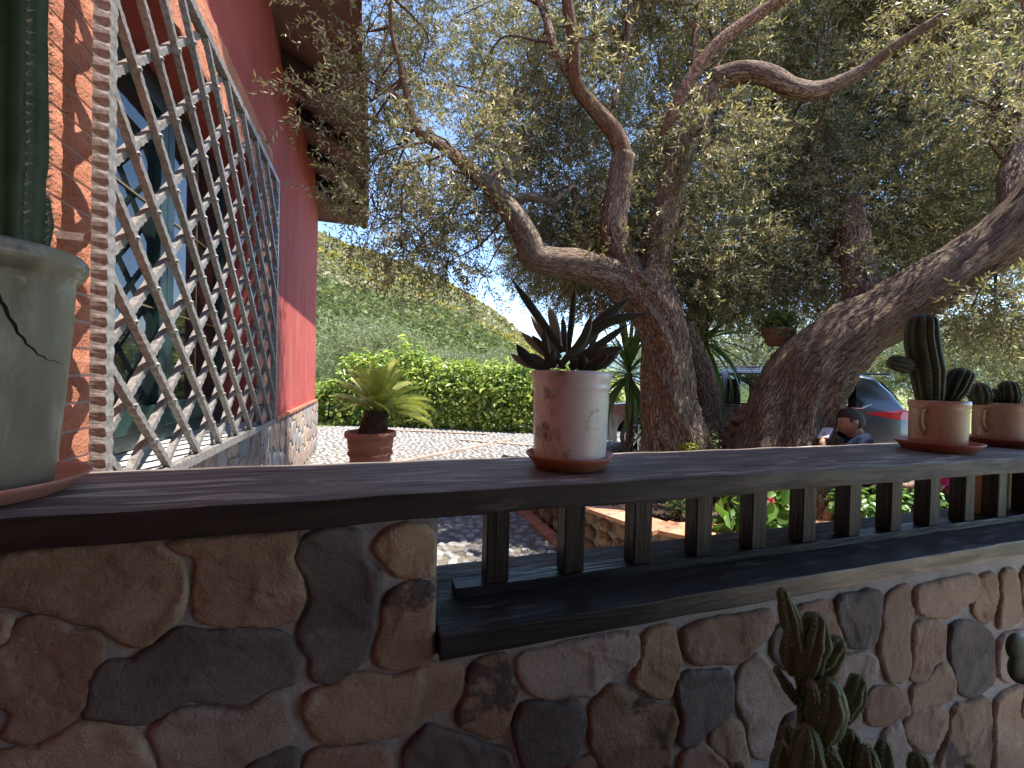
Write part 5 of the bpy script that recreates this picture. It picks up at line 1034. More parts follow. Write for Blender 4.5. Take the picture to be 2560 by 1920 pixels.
# -- tall white glazed pot
c1 = place(1424, 1.215); saucer(c1, .136, .036, M_SAUC, 'red clay saucer under the tall white pot')
pw = empty('glazed_pot', c1+Vector((0, 0, .011)), 'tall white glazed crock with brown stains standing mid parapet', 'pot')
M_W = glaze('white stained glaze', (.74, .70, .67), (.78, .75, .72), (.46, .42, .37), (.57, .68), (.17, .11, .07))
nt_ = M_W.node_tree
o_ = c1+Vector((0, 0, .011)); PH = .283
meshobj('pot_body', *lathe([(r_*1.05, z_) for r_, z_ in [(.098, 0), (.103, .004), (.106, .03), (.109, .12), (.111, .215), (.112, PH-.055), (.1145, PH-.052), (.1145, PH-.046), (.113, PH-.042), (.1155, PH-.030), (.119, PH-.022), (.120, PH-.008), (.117, PH), (.107, PH), (.105, PH-.02), (.104, PH-.05), (.001, PH-.05)]], 72, o_), M_W, pw, True)
meshobj('soil', *lathe([(.106, 0), (.001, .008)], 30, o_+Vector((0, 0, PH-.018))), M_SOIL, pw)
M_SUC = mat('grey green succulent skin', (.042, .055, .042), (.075, .095, .065), 12, .4, .3, 60, spec=.45, c3=(.13, .16, .10), s3=9, t3=(.6, .75), rand=.25, bdist=.003)
M_SUC2 = mat('pale variegated leaf', (.26, .30, .22), (.38, .41, .32), 10, .4, .3, 60, spec=.45, rand=.15, bdist=.003)
suc = empty('succulent', o_+Vector((0, 0, PH-.015)), 'spiky dark succulent with long strap leaves in the white pot', 'succulent')
zk = 400/1276
def sleaf(base, mid, tip, wid, dz0, dz1, m):
    dd = depth(c1); P = [at(1250+base[0]*zk, 680+base[1]*zk, dd+dz0), at(1250+mid[0]*zk, 680+mid[1]*zk, dd+(dz0+dz1)*.5), at(1250+tip[0]*zk, 680+tip[1]*zk, dd+dz1)]
    O, Q = catmull(P, [1, 1, 1], .012); n = len(O); V = []; Fc = []; hw = wid*zk*.5*dd/F; vd = (P[1]-CP).normalized()
    for i, p in enumerate(O):
        t = i/(n-1); tg = (O[min(i+1, n-1)]-O[max(i-1, 0)]).normalized(); s = tg.cross(vd).normalized(); f = tg.cross(s).normalized()
        k = hw*(.75+.35*math.sin(math.pi*min(1, t*1.05)))*(1-max(0, (t-.72)/.28)**1.7*.98); th = k*.42+.0012
        ring = [(-1, 0), (-.6, -.5), (0, -.75), (.6, -.5), (1, 0), (.6, .35), (0, .25), (-.6, .35)]
        V += [p+s*(a*k)+f*(b2*th) for a, b2 in ring]
    for i in range(n-1):
        for j in range(8): a = i*8+j; b2 = i*8+(j+1) % 8; Fc.append((a, b2, b2+8, a+8))
    Fc.append(tuple(range((n-1)*8, n*8))); fix_normals(meshobj('leaf', V, Fc, m, suc, True))
for a in (((500, 640), (300, 350), (95, 60), 62, 0, -.02, 0), ((470, 640), (440, 450), (388, 255), 74, .03, .06, 1), ((540, 660), (572, 380), (602, 95), 48, .01, .0, 0), ((520, 640), (510, 480), (500, 345), 44, -.01, -.01, 0),
          ((520, 690), (660, 540), (735, 330), 62, -.03, -.04, 0), ((560, 680), (760, 430), (1055, 192), 84, 0, .0, 0), ((560, 700), (820, 420), (1188, 328), 78, .01, -.02, 0), ((560, 720), (760, 600), (1032, 410), 56, -.03, -.05, 0),
          ((600, 740), (800, 660), (990, 600), 80, -.03, -.06, 0), ((620, 760), (800, 730), (935, 650), 85, -.05, -.09, 0), ((640, 700), (760, 620), (880, 575), 45, .02, .04, 0), ((480, 690), (340, 500), (240, 338), 60, .03, .06, 1),
          ((450, 720), (300, 600), (158, 468), 62, .02, .05, 1), ((440, 700), (330, 590), (250, 500), 56, .0, .02, 0), ((400, 770), (230, 700), (128, 572), 84, -.03, -.05, 0), ((400, 770), (320, 710), (245, 645), 56, -.06, -.08, 0),
          ((400, 770), (365, 600), (350, 438), 52, -.07, -.08, 0), ((330, 770), (190, 720), (80, 650), 56, .0, .01, 1), ((440, 765), (420, 690), (432, 605), 44, -.07, -.09, 0), ((470, 770), (540, 680), (610, 690), 50, -.08, -.11, 0),
          ((640, 770), (660, 720), (665, 660), 66, -.07, -.1, 0), ((720, 770), (800, 700), (860, 660), 66, -.06, -.1, 0), ((520, 770), (470, 720), (420, 650), 40, -.05, -.07, 0), ((700, 690), (740, 560), (800, 450), 40, .03, .06, 0), ((560, 770), (600, 730), (560, 670), 70, -.06, -.09, 0), ((820, 765), (880, 700), (960, 610), 50, -.02, -.03, 0)):
    sleaf(*a[:6], M_SUC2 if a[6] else M_SUC)
# -- ribbed cactus columns
def cactus_mat(name, a, b): return mat(name, a, b, 14, .55, .35, 60, spec=.35, rand=.15, bdist=.003, c3=(.10, .09, .05), s3=10, t3=(.62, .75))
M_CAC = cactus_mat('dark cactus skin', (.025, .038, .018), (.05, .07, .032))
M_SPINE = mat('pale brown spines', (.50, .44, .34), (.38, .31, .22), 30, .8)
def cactus(pts, rad, ribs, depth_, parent, name='column', step=.02, spine=.010, every=2, m=None, seed=0, twist=0.0, nspine=4, lump=0.0):
    """ribbed column along pts, domed top; spines sit along the rib crests"""
    O, Q = catmull(pts, rad, step); tip = O[-1]; tdir = (O[-1]-O[-2]).normalized(); r0 = Q[-1]
    for k in range(1, 7): a = k/6*math.pi/2; O.append(tip+tdir*r0*math.sin(a)*.85); Q.append(max(.002, r0*math.cos(a)))
    n = ribs*6; V = []; Fc = []; SV = []; SF = []; t = (O[1]-O[0]).normalized(); u = t.cross(Vector((0, 1, 0.01))).normalized()
    for i, p in enumerate(O):
        t = (O[min(i+1, len(O)-1)]-O[max(i-1, 0)]).normalized(); u = (u-t*u.dot(t)).normalized(); v = t.cross(u)
        for k in range(n):
            a = 2*math.pi*k/n+twist*i; ph = (k % 6)/6; cr = abs(math.cos(math.pi*ph))**.8
            r = Q[i]*(1-depth_*(1-cr))*(1+.03*noise.noise(Vector((a*2, i*.3, seed)))+lump*noise.noise(Vector((math.cos(a)*1.7+seed, math.sin(a)*1.7, i*.22)))); V.append(p+(u*math.cos(a)+v*math.sin(a))*r)
            if k % 6 == 0 and i % every == 0:
                d0 = (u*math.cos(a)+v*math.sin(a)); c = p+d0*Q[i]
                for s in range(nspine):
                    e = (d0+t*random.uniform(-.9, .9)+d0.cross(t)*random.uniform(-.9, .9)).normalized()*spine*random.uniform(.6, 1.2); w2 = e.cross(Vector((.3, .5, .8))).normalized()*spine*.10; m0 = len(SV); SV += [c-w2, c+w2, c+e]; SF.append((m0, m0+1, m0+2))
                m0 = len(SV); q = spine*.27; x1 = d0.cross(t)*q; x2 = t*q; SV += [c+x1+d0*.001, c+x2+d0*.001, c-x1+d0*.001, c-x2+d0*.001, c+d0*q*1.2]; SF += [(m0, m0+1, m0+4), (m0+1, m0+2, m0+4), (m0+2, m0+3, m0+4), (m0+3, m0, m0+4)]
    for i in range(len(O)-1):
        for k in range(n): a = i*n+k; b2 = i*n+(k+1) % n; Fc.append((a, b2, b2+n, a+n))
    Fc.append(tuple(range((len(O)-1)*n, len(O)*n))); Fc.append(tuple(range(n-1, -1, -1)))
    o = meshobj(name, V, Fc, m or M_CAC, parent, True)
    sp_ = meshobj('spines', np.array(SV), SF, M_SPINE, None); off = parent_world(parent); sp_.data.transform(Matrix.Translation(-off)); sp_.parent = o; tag(sp_, kind='stuff'); return o
# left: big cracked crock with columnar cactus
cl = Vector((-0.775, 1.17, ZT+.0015)); saucer(cl, .184, .034, M_SAUC2, 'wide pink clay saucer under the cracked crock at the left edge')
pl = empty('glazed_pot', cl+Vector((0, 0, .011)), 'big cracked cream crock with worn glaze at the left edge of the parapet', 'pot'); q = cl+Vector((0, 0, .011))
M_CR = glaze('worn cream glaze', (.19, .165, .115), (.28, .25, .18), (.13, .105, .065), (.60, .70), (.46, .43, .36), .3)
PL = .50
def crack_prof(): return [(.118, 0), (.122, .005), (.128, .06), (.140, .2), (.149, .33), (.154, .43), (.155, PL-.06), (.158, PL-.052), (.168, PL-.046), (.175, PL-.030), (.174, PL-.012), (.164, PL), (.147, PL), (.143, PL-.03), (.142, PL-.06), (.001, PL-.06)]
meshobj('pot_body', *lathe(crack_prof(), 80, q), M_CR, pl, True)
# the crack: a thin dark split following the wall of the crock
ck = [on_y(x, y, 1.05) for x, y in ((0, 745), (28, 800), (55, 850), (85, 880), (108, 895), (140, 907), (165, 908))]; cpts = []
for x, y in ((-30, 702), (-8, 728), (2, 752), (14, 768), (22, 792), (38, 812), (44, 832), (60, 846), (66, 860), (84, 872), (94, 886), (110, 891), (118, 900), (136, 902), (150, 909)):
    r = ray(x, y); a2 = r.x**2+r.y**2; ox = CP.x-q.x; oy = CP.y-q.y; rad_ = .150
    for _ in range(4):
        bq = 2*(ox*r.x+oy*r.y); cq = ox*ox+oy*oy-rad_*rad_; dq = max(0, bq*bq-4*a2*cq); s = (-bq-math.sqrt(dq))/(2*a2); z = CP.z+r.z*s-q.z; rad_ = float(np.interp(z, [.06, .2, .33, .43], [.128, .140, .149, .154]))+.0008
    cpts.append(CP+r*s)
meshobj('crack', *tube(cpts, [.0026, .0034, .0028, .0033, .0024, .0028, .0022, .0024, .0016, .0018, .0013, .0012, .0008, .0007, .0004], 6, .006)[:2], mat('dark crack', (.02, .014, .01), rough=1), pl)
meshobj('soil', *lathe([(.146, 0), (.001, .01)], 30, q+Vector((0, 0, PL-.02))), M_SOIL, pl)
cb = q+Vector((0, 0, PL-.02)); random.seed(3)
cac = empty('columnar_cactus', cb, 'tall dark ribbed columnar cactus rising from the cracked crock', 'cactus')
cactus([cb+Vector((.005, 0, -.01)), cb+Vector((.0, 0, .25)), cb+Vector((0, 0, .6)), cb+Vector((.0, 0, .98))], [.10, .112, .11, .10], 11, .28, cac, spine=.013, every=1, seed=1, nspine=7)
cactus([at(88, 640, .93), at(92, 560, .93), at(94, 500, .93)], [.020, .026, .020], 9, .3, cac, 'offset', .012, .008, 1, seed=2)
# right: two squat crocks with cacti
M_CJ = glaze('peach cream glaze', (.46, .30, .21), (.53, .37, .27), (.38, .24, .16), (.63, .75), (.24, .13, .08), .14)
def jar(c, r, h, label, hand_a):
    t = empty('glazed_jar', c+Vector((0, 0, .011)), label, 'pot', 'squat peach crocks on the parapet'); q = c+Vector((0, 0, .011))
    meshobj('pot_body', *lathe([(r*.90, 0), (r*.94, .004), (r*.965, h*.2), (r*.975, h*.5), (r*.97, h*.80), (r*.985, h*.84), (r*1.02, h*.88), (r*1.03, h*.94), (r*1.01, h), (r*.9, h), (r*.88, h*.9), (.001, h*.86)], 64, q), M_CJ, t, True)
    meshobj('soil', *lathe([(r*.89, 0), (.001, .008)], 26, q+Vector((0, 0, h*.91))), M_SOIL, t)
    e = Vector((math.cos(hand_a), math.sin(hand_a), 0)); b = q+e*r*.955
    hd = tube([b+Vector((0, 0, h*.79)), b+e*.020+Vector((0, 0, h*.80)), b+e*.030+Vector((0, 0, h*.68)), b+e*.028+Vector((0, 0, h*.52)), b+e*.014+Vector((0, 0, h*.42)), b+e*.004+Vector((0, 0, h*.36)), b+e*.002+Vector((0, 0, h*.26))], [.011, .011, .010, .010, .011, .010, .004], 12, .008)
    meshobj('handle', hd[0], hd[1], M_CJ, t, True); return q
ca = place(2343, 1.195); qa = jar(ca, .098, .205, 'peach glazed crock with a loop handle under the tall cactus', math.atan2(-ca.y, -ca.x)-.45); saucer(ca, .146, .036, M_SAUC, 'red saucer under the crock of the tall ribbed cactus')
cbp = place(2500, 1.235); qb = jar(cbp, .100, .195, 'peach glazed crock with two round cacti at the right edge', math.atan2(-cbp.y, -cbp.x)-.5); saucer(cbp, .142, .034, M_SAUC3, 'dark red saucer under the crock at the right edge')
random.seed(9); k1 = empty('ribbed_cactus', qa+Vector((0, 0, .19)), 'tall ribbed cactus with one side ball and one leaning arm', 'cactus'); dd = depth(qa)
def ap(px, py, o=0.0): return at(px, py, dd+o)
cactus([ap(2325, 1010), ap(2318, 930), ap(2305, 850), ap(2306, 810)], [.044, .061, .060, .054], 11, .24, k1, spine=.007, every=1, step=.016, seed=4)
cactus([ap(2372, 1005), ap(2385, 975, .01), ap(2402, 942, .01)], [.028, .048, .045], 11, .24, k1, 'arm', .012, .007, 1, seed=5)
cactus([ap(2290, 918), ap(2262, 914), ap(2238, 906)], [.016, .036, .033], 11, .2, k1, 'arm', .010, .006, 1, seed=6)
k2 = empty('round_cactus', qb+Vector((0, 0, .18)), 'pair of small round spiny cacti in the crock at the right edge', 'cactus'); dd = depth(qb)
cactus([ap(2452, 1010), ap(2450, 990), ap(2448, 975)], [.032, .048, .040], 11, .2, k2, 'ball', .010, .008, 1, seed=7)
cactus([ap(2525, 1010), ap(2524, 990), ap(2522, 968)], [.030, .042, .036], 11, .2, k2, 'ball', .010, .008, 1, seed=8)
cactus([ap(2490, 1010, .03), ap(2488, 996, .03), ap(2486, 985, .03)], [.022, .036, .03], 11, .2, k2, 'ball', .010, .008, 1, seed=9)
# -- cactus thicket in front of the wall
M_MON = cactus_mat('olive green lumpy cactus', (.085, .13, .06), (.145, .20, .10)); zd = 800/2212; D0 = .86
fz = at(2010, 1920, D0); mon = empty('lumpy_cactus', (fz.x, fz.y, .40), 'lumpy many stemmed green cactus in front of the stone veneer', 'cactus'); random.seed(14)
for i, (pts, wd, do) in enumerate((([(650, 820), (590, 620), (545, 450)], (90, 110, 70), 0), ([(720, 1020), (755, 780), (770, 650)], (120, 175, 130), 0), ([(780, 1010), (860, 890), (915, 800)], (110, 150, 110), .01), ([(630, 1000), (610, 860), (600, 760)], (110, 140, 100), .03),
        ([(700, 1420), (700, 1200), (690, 950)], (90, 100, 120), .03), ([(640, 1200), (570, 1090), (505, 985)], (50, 60, 40), .02), ([(810, 1450), (850, 1250), (850, 1120)], (150, 205, 150), -.03), ([(960, 1330), (1030, 1170), (1065, 1060)], (80, 125, 90), .0),
        ([(710, 1800), (710, 1560), (710, 1440)], (160, 185, 130), -.05), ([(500, 1850), (520, 1640), (540, 1530)], (100, 115, 70), -.02), ([(1000, 1800), (1010, 1560), (1015, 1450)], (110, 135, 90), -.02), ([(1130, 1850), (1125, 1640), (1120, 1560)], (110, 140, 100), -.05), ([(1220, 1800), (1235, 1600), (1240, 1500)], (70, 100, 70), .0),
        ([(1500, 1900), (1500, 1680), (1490, 1600)], (110, 130, 90), -.03), ([(1620, 1900), (1600, 1720), (1590, 1670)], (60, 80, 60), .0), ([(1850, 1900), (1850, 1730), (1850, 1670)], (70, 90, 60), .0), ([(240, 1900), (245, 1730), (245, 1660)], (70, 90, 60), .0), ([(880, 1800), (880, 1600), (860, 1560)], (90, 110, 90), -.05), ([(600, 1500), (590, 1430), (580, 1390)], (60, 70, 50), .02), ([(930, 1480), (960, 1440), (985, 1400)], (50, 60, 45), .0), ([(760, 1180), (750, 1120), (745, 1090)], (50, 60, 45), -.05))):
    P = [at(1760+x*zd, 1320+y*zd, D0+do) for x, y in pts]; base_ = Vector((fz.x+(P[0].x-fz.x)*.35, fz.y+(P[0].y-fz.y)*.35, .40)); P = ([base_, base_.lerp(P[0], .55)] if pts[0][1] > 1700 else [])+P; wd = ((wd[0]*.7, wd[0]*.9) if pts[0][1] > 1700 else ())+tuple(wd); cactus(P, [w_*zd*.58*D0/F for w_ in wd], 6+i % 3, .34, mon, 'stem', .006, .0065, 2, M_MON, i, .03, 5, .26)
mp = Vector((fz.x-.02, fz.y, -.238)); mpot = empty('flower_pot', mp, 'terracotta pot of the lumpy cactus on the porch floor', 'pot')
meshobj('pot_body', *lathe(shell([(.13, 0), (.14, .01), (.16, .61), (.175, .615), (.18, .66), (.17, .665)], .02), 36, mp), M_TERRA, mpot, True); meshobj('soil', *lathe([(.15, 0), (.001, .01)], 24, mp+Vector((0, 0, .64))), M_SOIL, mpot)
pp = at(2545, 1650, .92); pear = empty('prickly_pear', (pp.x+.05, pp.y-.02, .40), 'dark flat prickly pear pads at the right edge before the stone wall', 'cactus')
def pad(c, rx, rz, tilt, name='pad'):
    bm = bmesh.new(); bmesh.ops.create_uvsphere(bm, u_segments=20, v_segments=14, radius=1)
    for v in bm.verts: t = (v.co.z+1)/2; v.co = Vector((v.co.x*rx*(.72+.36*t), v.co.y*.013, v.co.z*rz))
    bmesh.ops.rotate(bm, verts=bm.verts[:], matrix=Matrix.Rotation(tilt, 3, 'Y')); bmobj(name, bm, M_CAC, pear, True, loc=Vector(c)-Vector(pear.location))
e = at(2548, 1625, .92); pad(e, .032, .048, -.9); pad(at(2555, 1672, .92), .036, .050, -1.0); pad(at(2600, 1760, .92), .05, .09, -.3); pad(at(2610, 1900, .92), .055, .10, 0.1); pad(at(2600, 2060, .92), .055, .10, 0.0); pad(Vector((pear.location.x, pear.location.y, .47)), .05, .09, 0)
mp = Vector((pear.location.x, pear.location.y, -.238)); mpot = empty('flower_pot', mp, 'terracotta pot of the prickly pear on the porch floor', 'pot'); meshobj('pot_body', *lathe(shell([(.12, 0), (.13, .01), (.14, .61), (.15, .62), (.15, .66), (.14, .665)], .02), 36, mp), M_TERRA, mpot, True); meshobj('soil', *lathe([(.13, 0), (.001, .01)], 24, mp+Vector((0, 0, .64))), M_SOIL, mpot)
# ------------------------------------------------------------------ dark estate car
fwd = Vector((-.60, .80, 0)).normalized(); left = Vector((-fwd.y, fwd.x, 0))
fw = on_z(1592, 1143, 0); CO = fw-fwd*1.42-left*.91; CO.z = 0.005
car = empty('parked_car', CO, 'dark blue black estate car parked behind the olive trunks', 'car', rz=math.atan2(fwd.y, fwd.x))
M_PAINT = bpy.data.materials.new('dark metallic car paint'); M_PAINT.use_nodes = True; b = M_PAINT.node_tree.nodes['Principled BSDF']
b.inputs['Base Color'].default_value = (.10, .11, .125, 1); b.inputs['Metallic'].default_value = .85; b.inputs['Roughness'].default_value = .28; b.inputs['Coat Weight'].default_value = 1.0; b.inputs['Coat Roughness'].default_value = .04
M_CGLASS = bpy.data.materials.new('car window glass'); M_CGLASS.use_nodes = True; b = M_CGLASS.node_tree.nodes['Principled BSDF']
b.inputs['Base Color'].default_value = (.02, .026, .026, 1); b.inputs['Roughness'].default_value = .03; b.inputs['Specular IOR Level'].default_value = .8
M_CWIN = bpy.data.materials.new('tinted side glass'); M_CWIN.use_nodes = True; T_ = M_CWIN.node_tree; tr_ = T_.nodes.new('ShaderNodeBsdfTransparent'); tr_.inputs[0].default_value = (.55, .60, .58, 1); gl_ = T_.nodes.new('ShaderNodeBsdfGlossy'); gl_.inputs['Roughness'].default_value = .02; fr_ = T_.nodes.new('ShaderNodeFresnel'); fr_.inputs[0].default_value = 1.6; mx_ = T_.nodes.new('ShaderNodeMixShader'); T_.links.new(fr_.outputs[0], mx_.inputs[0]); T_.links.new(tr_.outputs[0], mx_.inputs[1]); T_.links.new(gl_.outputs[0], mx_.inputs[2]); T_.links.new(mx_.outputs[0], T_.nodes['Material Output'].inputs[0])
M_RUBB = mat('black rubber', (.018, .018, .018), (.03, .03, .03), 20, .8); M_ALLOY = mat('silver alloy', (.62, .62, .63), rough=.3, metal=.8); M_CHROME = mat('chrome strip', (.75, .75, .76), rough=.12, metal=1.0)
M_TAIL = bpy.data.materials.new('red lamp glass'); M_TAIL.use_nodes = True; b = M_TAIL.node_tree.nodes['Principled BSDF']; b.inputs['Base Color'].default_value = (.62, .012, .03, 1); b.inputs['Roughness'].default_value = .1; b.inputs['Coat Weight'].default_value = 1
xt = [-2.40, -2.37, -2.30, -2.15, -1.95, -1.80, -1.0, 0.0, .35, 1.20, 1.40, 2.1, 2.32, 2.40]; zt_ = [.62, .98, 1.10, 1.34, 1.56, 1.60, 1.66, 1.655, 1.60, 1.10, 1.05, .95, .80, .60]
def ztop(x): return float(np.interp(x, xt, zt_))
def belt(x): return 1.03+.04*(-x)/2.0
def halfw(x): return .92-.10*max(0, (abs(x)-1.5)/.9)**2-.04*max(0, (abs(x)-2.1)/.3)**2
WX = (1.42, -1.43)
def zbot(x):
    z = .24
    for wx in WX:
        if abs(x-wx) < .41: z = max(z, .36+math.sqrt(max(0, .41**2-(x-wx)**2)))
    return min(z, .80)
def side_y(x, z):
    w_ = halfw(x); b_ = belt(x)
    if z <= b_: return w_-.03*max(0, (z-.72)/(b_-.72))-.05*max(0, (.45-z)/.25)
    return w_-.03-.34*(z-b_)
xs = sorted(set([round(v, 3) for v in list(np.linspace(-2.40, 2.40, 97))+[wx+s for wx in WX for s in (-.41, -.4, -.38, .38, .4, .41)]])); rows = []; V = []; Fc = []
for x in xs:
    zb, zt2 = zbot(x), ztop(x); bl = min(belt(x), zt2-.03); rg = []
    zs_ = [zb, max(zb+.005, zb+.35*(max(zb+.02, .72)-zb)), max(zb+.02, .72), max(zb+.03, .88), max(zb+.04, bl)]
    zs_ = [min(z, zt2-.03) for z in zs_]; top_e = max(bl+.001, zt2-.06)
    zs_ += [bl+(top_e-bl)*.5, top_e]
    ring = [(side_y(x, z), z) for z in zs_]; yl = ring[-1][0]; ring += [(yl-.06, zt2-.015), (yl*.5, zt2+.0), (0, zt2+.008)]
    rg = ring+[(-y, z) for y, z in reversed(ring[:-1])]; rows.append(len(V)); V += [(x, y, z) for y, z in rg]
m = 19
for a, b2 in zip(rows[:-1], rows[1:]):
    xm = (V[a][0]+V[b2][0])/2; gl = any(q0 < xm < q1 for q0, q1 in ((.04, .84), (-.97, -.06), (-1.74, -1.08)))
    for k in range(m-1):
        if gl and k in (4, 5, 12, 13): continue
        Fc.append((a+k, a+k+1, b2+k+1, b2+k))
Fc.append(tuple(range(rows[0], rows[0]+m))); Fc.append(tuple(range(rows[-1]+m-1, rows[-1]-1, -1)))
body = meshobj('body', V, Fc, M_PAINT, car, True, world=False)
def side_panel(name, poly, off, m, s=1, th=.004):
    """flat outline (x, z) laid on the car's side, subdivided to follow it"""
    bm = bmesh.new(); vs_ = [bm.verts.new((x, 0, z)) for x, z in poly]; bm.faces.new(vs_); bmesh.ops.triangulate(bm, faces=bm.faces[:]); bmesh.ops.subdivide_edges(bm, edges=bm.edges[:], cuts=3, use_grid_fill=True)
    for v in bm.verts: v.co.y = s*(side_y(v.co.x, v.co.z)+off)
    return bmobj(name, bm, m, car, False)
for s in (1, -1):
    side_panel('window', [(.98, 1.045), (.42, 1.50), (.02, 1.555), (.02, 1.055)], .006, M_CWIN, s); side_panel('window', [(-.04, 1.058), (-.04, 1.557), (-.92, 1.555), (-1.0, 1.075)], .006, M_CWIN, s); side_panel('window', [(-1.06, 1.08), (-.98, 1.552), (-1.50, 1.50), (-1.86, 1.16), (-1.80, 1.11)], .006, M_CWIN, s)
    side_panel('chrome_strip', [(1.0, 1.028), (1.0, 1.040), (-1.80, 1.106), (-1.92, 1.17), (-1.94, 1.16), (-1.82, 1.09)], .010, M_CHROME, s)
    side_panel('tail_light', [(-1.84, 1.03), (-2.28, 1.11), (-2.33, 1.09), (-2.36, .96), (-2.22, .96)], .010, M_TAIL, s)
    side_panel('headlight', [(2.34, .66), (2.34, .78), (1.95, .90), (2.0, .76)], .008, M_CHROME, s)
    for x in (.25, -.85): bevel_box('door_handle', x-.10, x+.10, s*(.905)-.018, s*(.905)+.018, .935, .96, M_PAINT, car, .006).location = (x, s*.91, .945)
    side_panel('door_gap', [(-.010, .30), (.004, .30), (.004, 1.04), (-.010, 1.04)], .0015, M_RUBB, s); side_panel('door_gap', [(1.0, .42), (1.012, .42), (1.012, 1.02), (1.0, 1.02)], .0015, M_RUBB, s); side_panel('sill_trim', [(.98, .25), (.98, .36), (-.98, .36), (-.98, .25)], .008, M_RUBB, s)
    o = bevel_box('roof_rail', -1.5, .25, -.012, .012, -.012, .012, M_CHROME, car, .004); o.location = (-.62, s*.62, 1.70)
    o = bevel_box('mirror', -.07, .07, -.10, .10, -.06, .06, M_PAINT, car, .03, 2); o.location = (.80, s*1.0, 1.08)
    o = bevel_box('fog_lamp', -.03, .03, -.05, .05, -.03, .03, M_RUBB, car, .01); o.location = (2.36, s*.70, .45)
bm = bmesh.new(); vs_ = [bm.verts.new(v) for v in ((-2.285, .60, 1.13), (-2.285, -.60, 1.13), (-1.99, -.50, 1.52), (-1.99, .50, 1.52))]; bm.faces.new(vs_); bmobj('rear_window', bm, M_CGLASS, car).location = (-.03, 0, .02)
bm = bmesh.new(); vs_ = [bm.verts.new(v) for v in ((1.16, .66, 1.13), (1.16, -.66, 1.13), (.42, -.52, 1.565), (.42, .52, 1.565))]; bm.faces.new(vs_); bmobj('windscreen', bm, M_CGLASS, car).location = (.015, 0, .022)
o = bevel_box('spoiler', -.16, .16, -.56, .56, -.015, .015, M_PAINT, car, .01); o.location = (-2.0, 0, 1.60)
for x in (.25, -.75):
    for s in (1, -1):
        o = bevel_box('seat_back', -.07, .07, -.24, .24, -.30, .30, M_RUBB, car, .05, 2); o.location = (x-.25, s*.38, 1.05); o = bevel_box('headrest', -.04, .04, -.12, .12, -.08, .08, M_RUBB, car, .03, 2); o.location = (x-.27, s*.38, 1.42)
o = bevel_box('floor_pan', -1.9, 1.2, -.82, .82, -.02, .02, M_RUBB, car, .005); o.location = (-.35, 0, .85)
# wheels
def wheel(x, y, s):
    t = bpy.data.objects.new('wheel', None); t.location = (x, y, .355); link(t, car); prof = [(.24, -.10), (.33, -.11), (.352, -.08), (.355, 0), (.352, .08), (.33, .11), (.24, .10)]; V, Fc = lathe(prof, 36); V = [(a, c, b2) for a, b2, c in V]; meshobj('tyre', V, [f for f in Fc if len(f) == 4], M_RUBB, t, True, world=False)
    parts = []; V, Fc = lathe([(.245, .07), (.25, .10), (.235, .108), (.225, .06)], 36); parts.append(([(a, s*c, b2) for a, b2, c in V], [f for f in Fc if len(f) == 4]))
    V, Fc = lathe([(.05, .05), (.055, .085), (.001, .09)], 14); parts.append(([(a, s*c, b2) for a, b2, c in V], Fc))
    for k in range(7):
        for e in (-.10, .10):
            a = 2*math.pi*k/7; c0 = Vector((math.cos(a+e*.6)*.04, math.sin(a+e*.6)*.04)); c1_ = Vector((math.cos(a+e*1.5)*.238, math.sin(a+e*1.5)*.238)); n_ = (c1_-c0).normalized(); n_ = Vector((-n_.y, n_.x))*.012
            q_ = [c0-n_, c0+n_, c1_+n_, c1_-n_]; parts.append(([(p.x, s*.088, p.y) for p in q_]+[(p.x, s*.06, p.y) for p in q_], [(0, 1, 2, 3), (0, 4, 5, 1), (1, 5, 6, 2), (2, 6, 7, 3), (3, 7, 4, 0)]))
    meshobj('rim', *merge(parts), M_ALLOY, t, False, world=False); V, Fc = lathe([(.24, .02), (.001, .02)], 24); meshobj('brake_disc', [(a, s*c, b2) for a, b2, c in V], Fc, M_RUBB, t, world=False)
for x in WX:
    for s in (1, -1):
        wheel(x, s*.80, s); V, Fc = lathe([(.41, 0), (.40, .0), (.001, .0)], 30); meshobj('wheel_well', [(x+a, s*.62, .36+b2) for a, b2, c in V], Fc, M_RUBB, car, world=False)
# ------------------------------------------------------------------ people
M_SKIN = mat('skin', (.46, .25, .17), (.50, .28, .20), 10, .55, spec=.35); M_HAIR = mat('dark brown hair', (.03, .02, .015), (.075, .05, .036), 60, .65, 1.0, 120, bdist=.008)
def skin_mesh(J, E, root, sub=2):
    """J: name -> (position, radius); E: pairs.  grows one continuous surface and returns a mesh"""
    names = list(J); me = bpy.data.meshes.new('tmp'); me.from_pydata([tuple(J[n][0]) for n in names], [(names.index(a), names.index(b2)) for a, b2 in E], []); o = bpy.data.objects.new('tmp', me); COL.objects.link(o)
    o.modifiers.new('skin', 'SKIN'); o.modifiers['skin'].use_smooth_shade = True; s = o.modifiers.new('sub', 'SUBSURF'); s.levels = sub; s.render_levels = sub
    for i, n in enumerate(names):
        r = J[n][1]; d_ = me.skin_vertices[0].data[i]; d_.radius = (r, r) if not isinstance(r, tuple) else r; d_.use_root = (n == root)
    dg = bpy.context.evaluated_depsgraph_get(); dg.update(); out = bpy.data.meshes.new_from_object(o.evaluated_get(dg)); bpy.data.objects.remove(o); return out
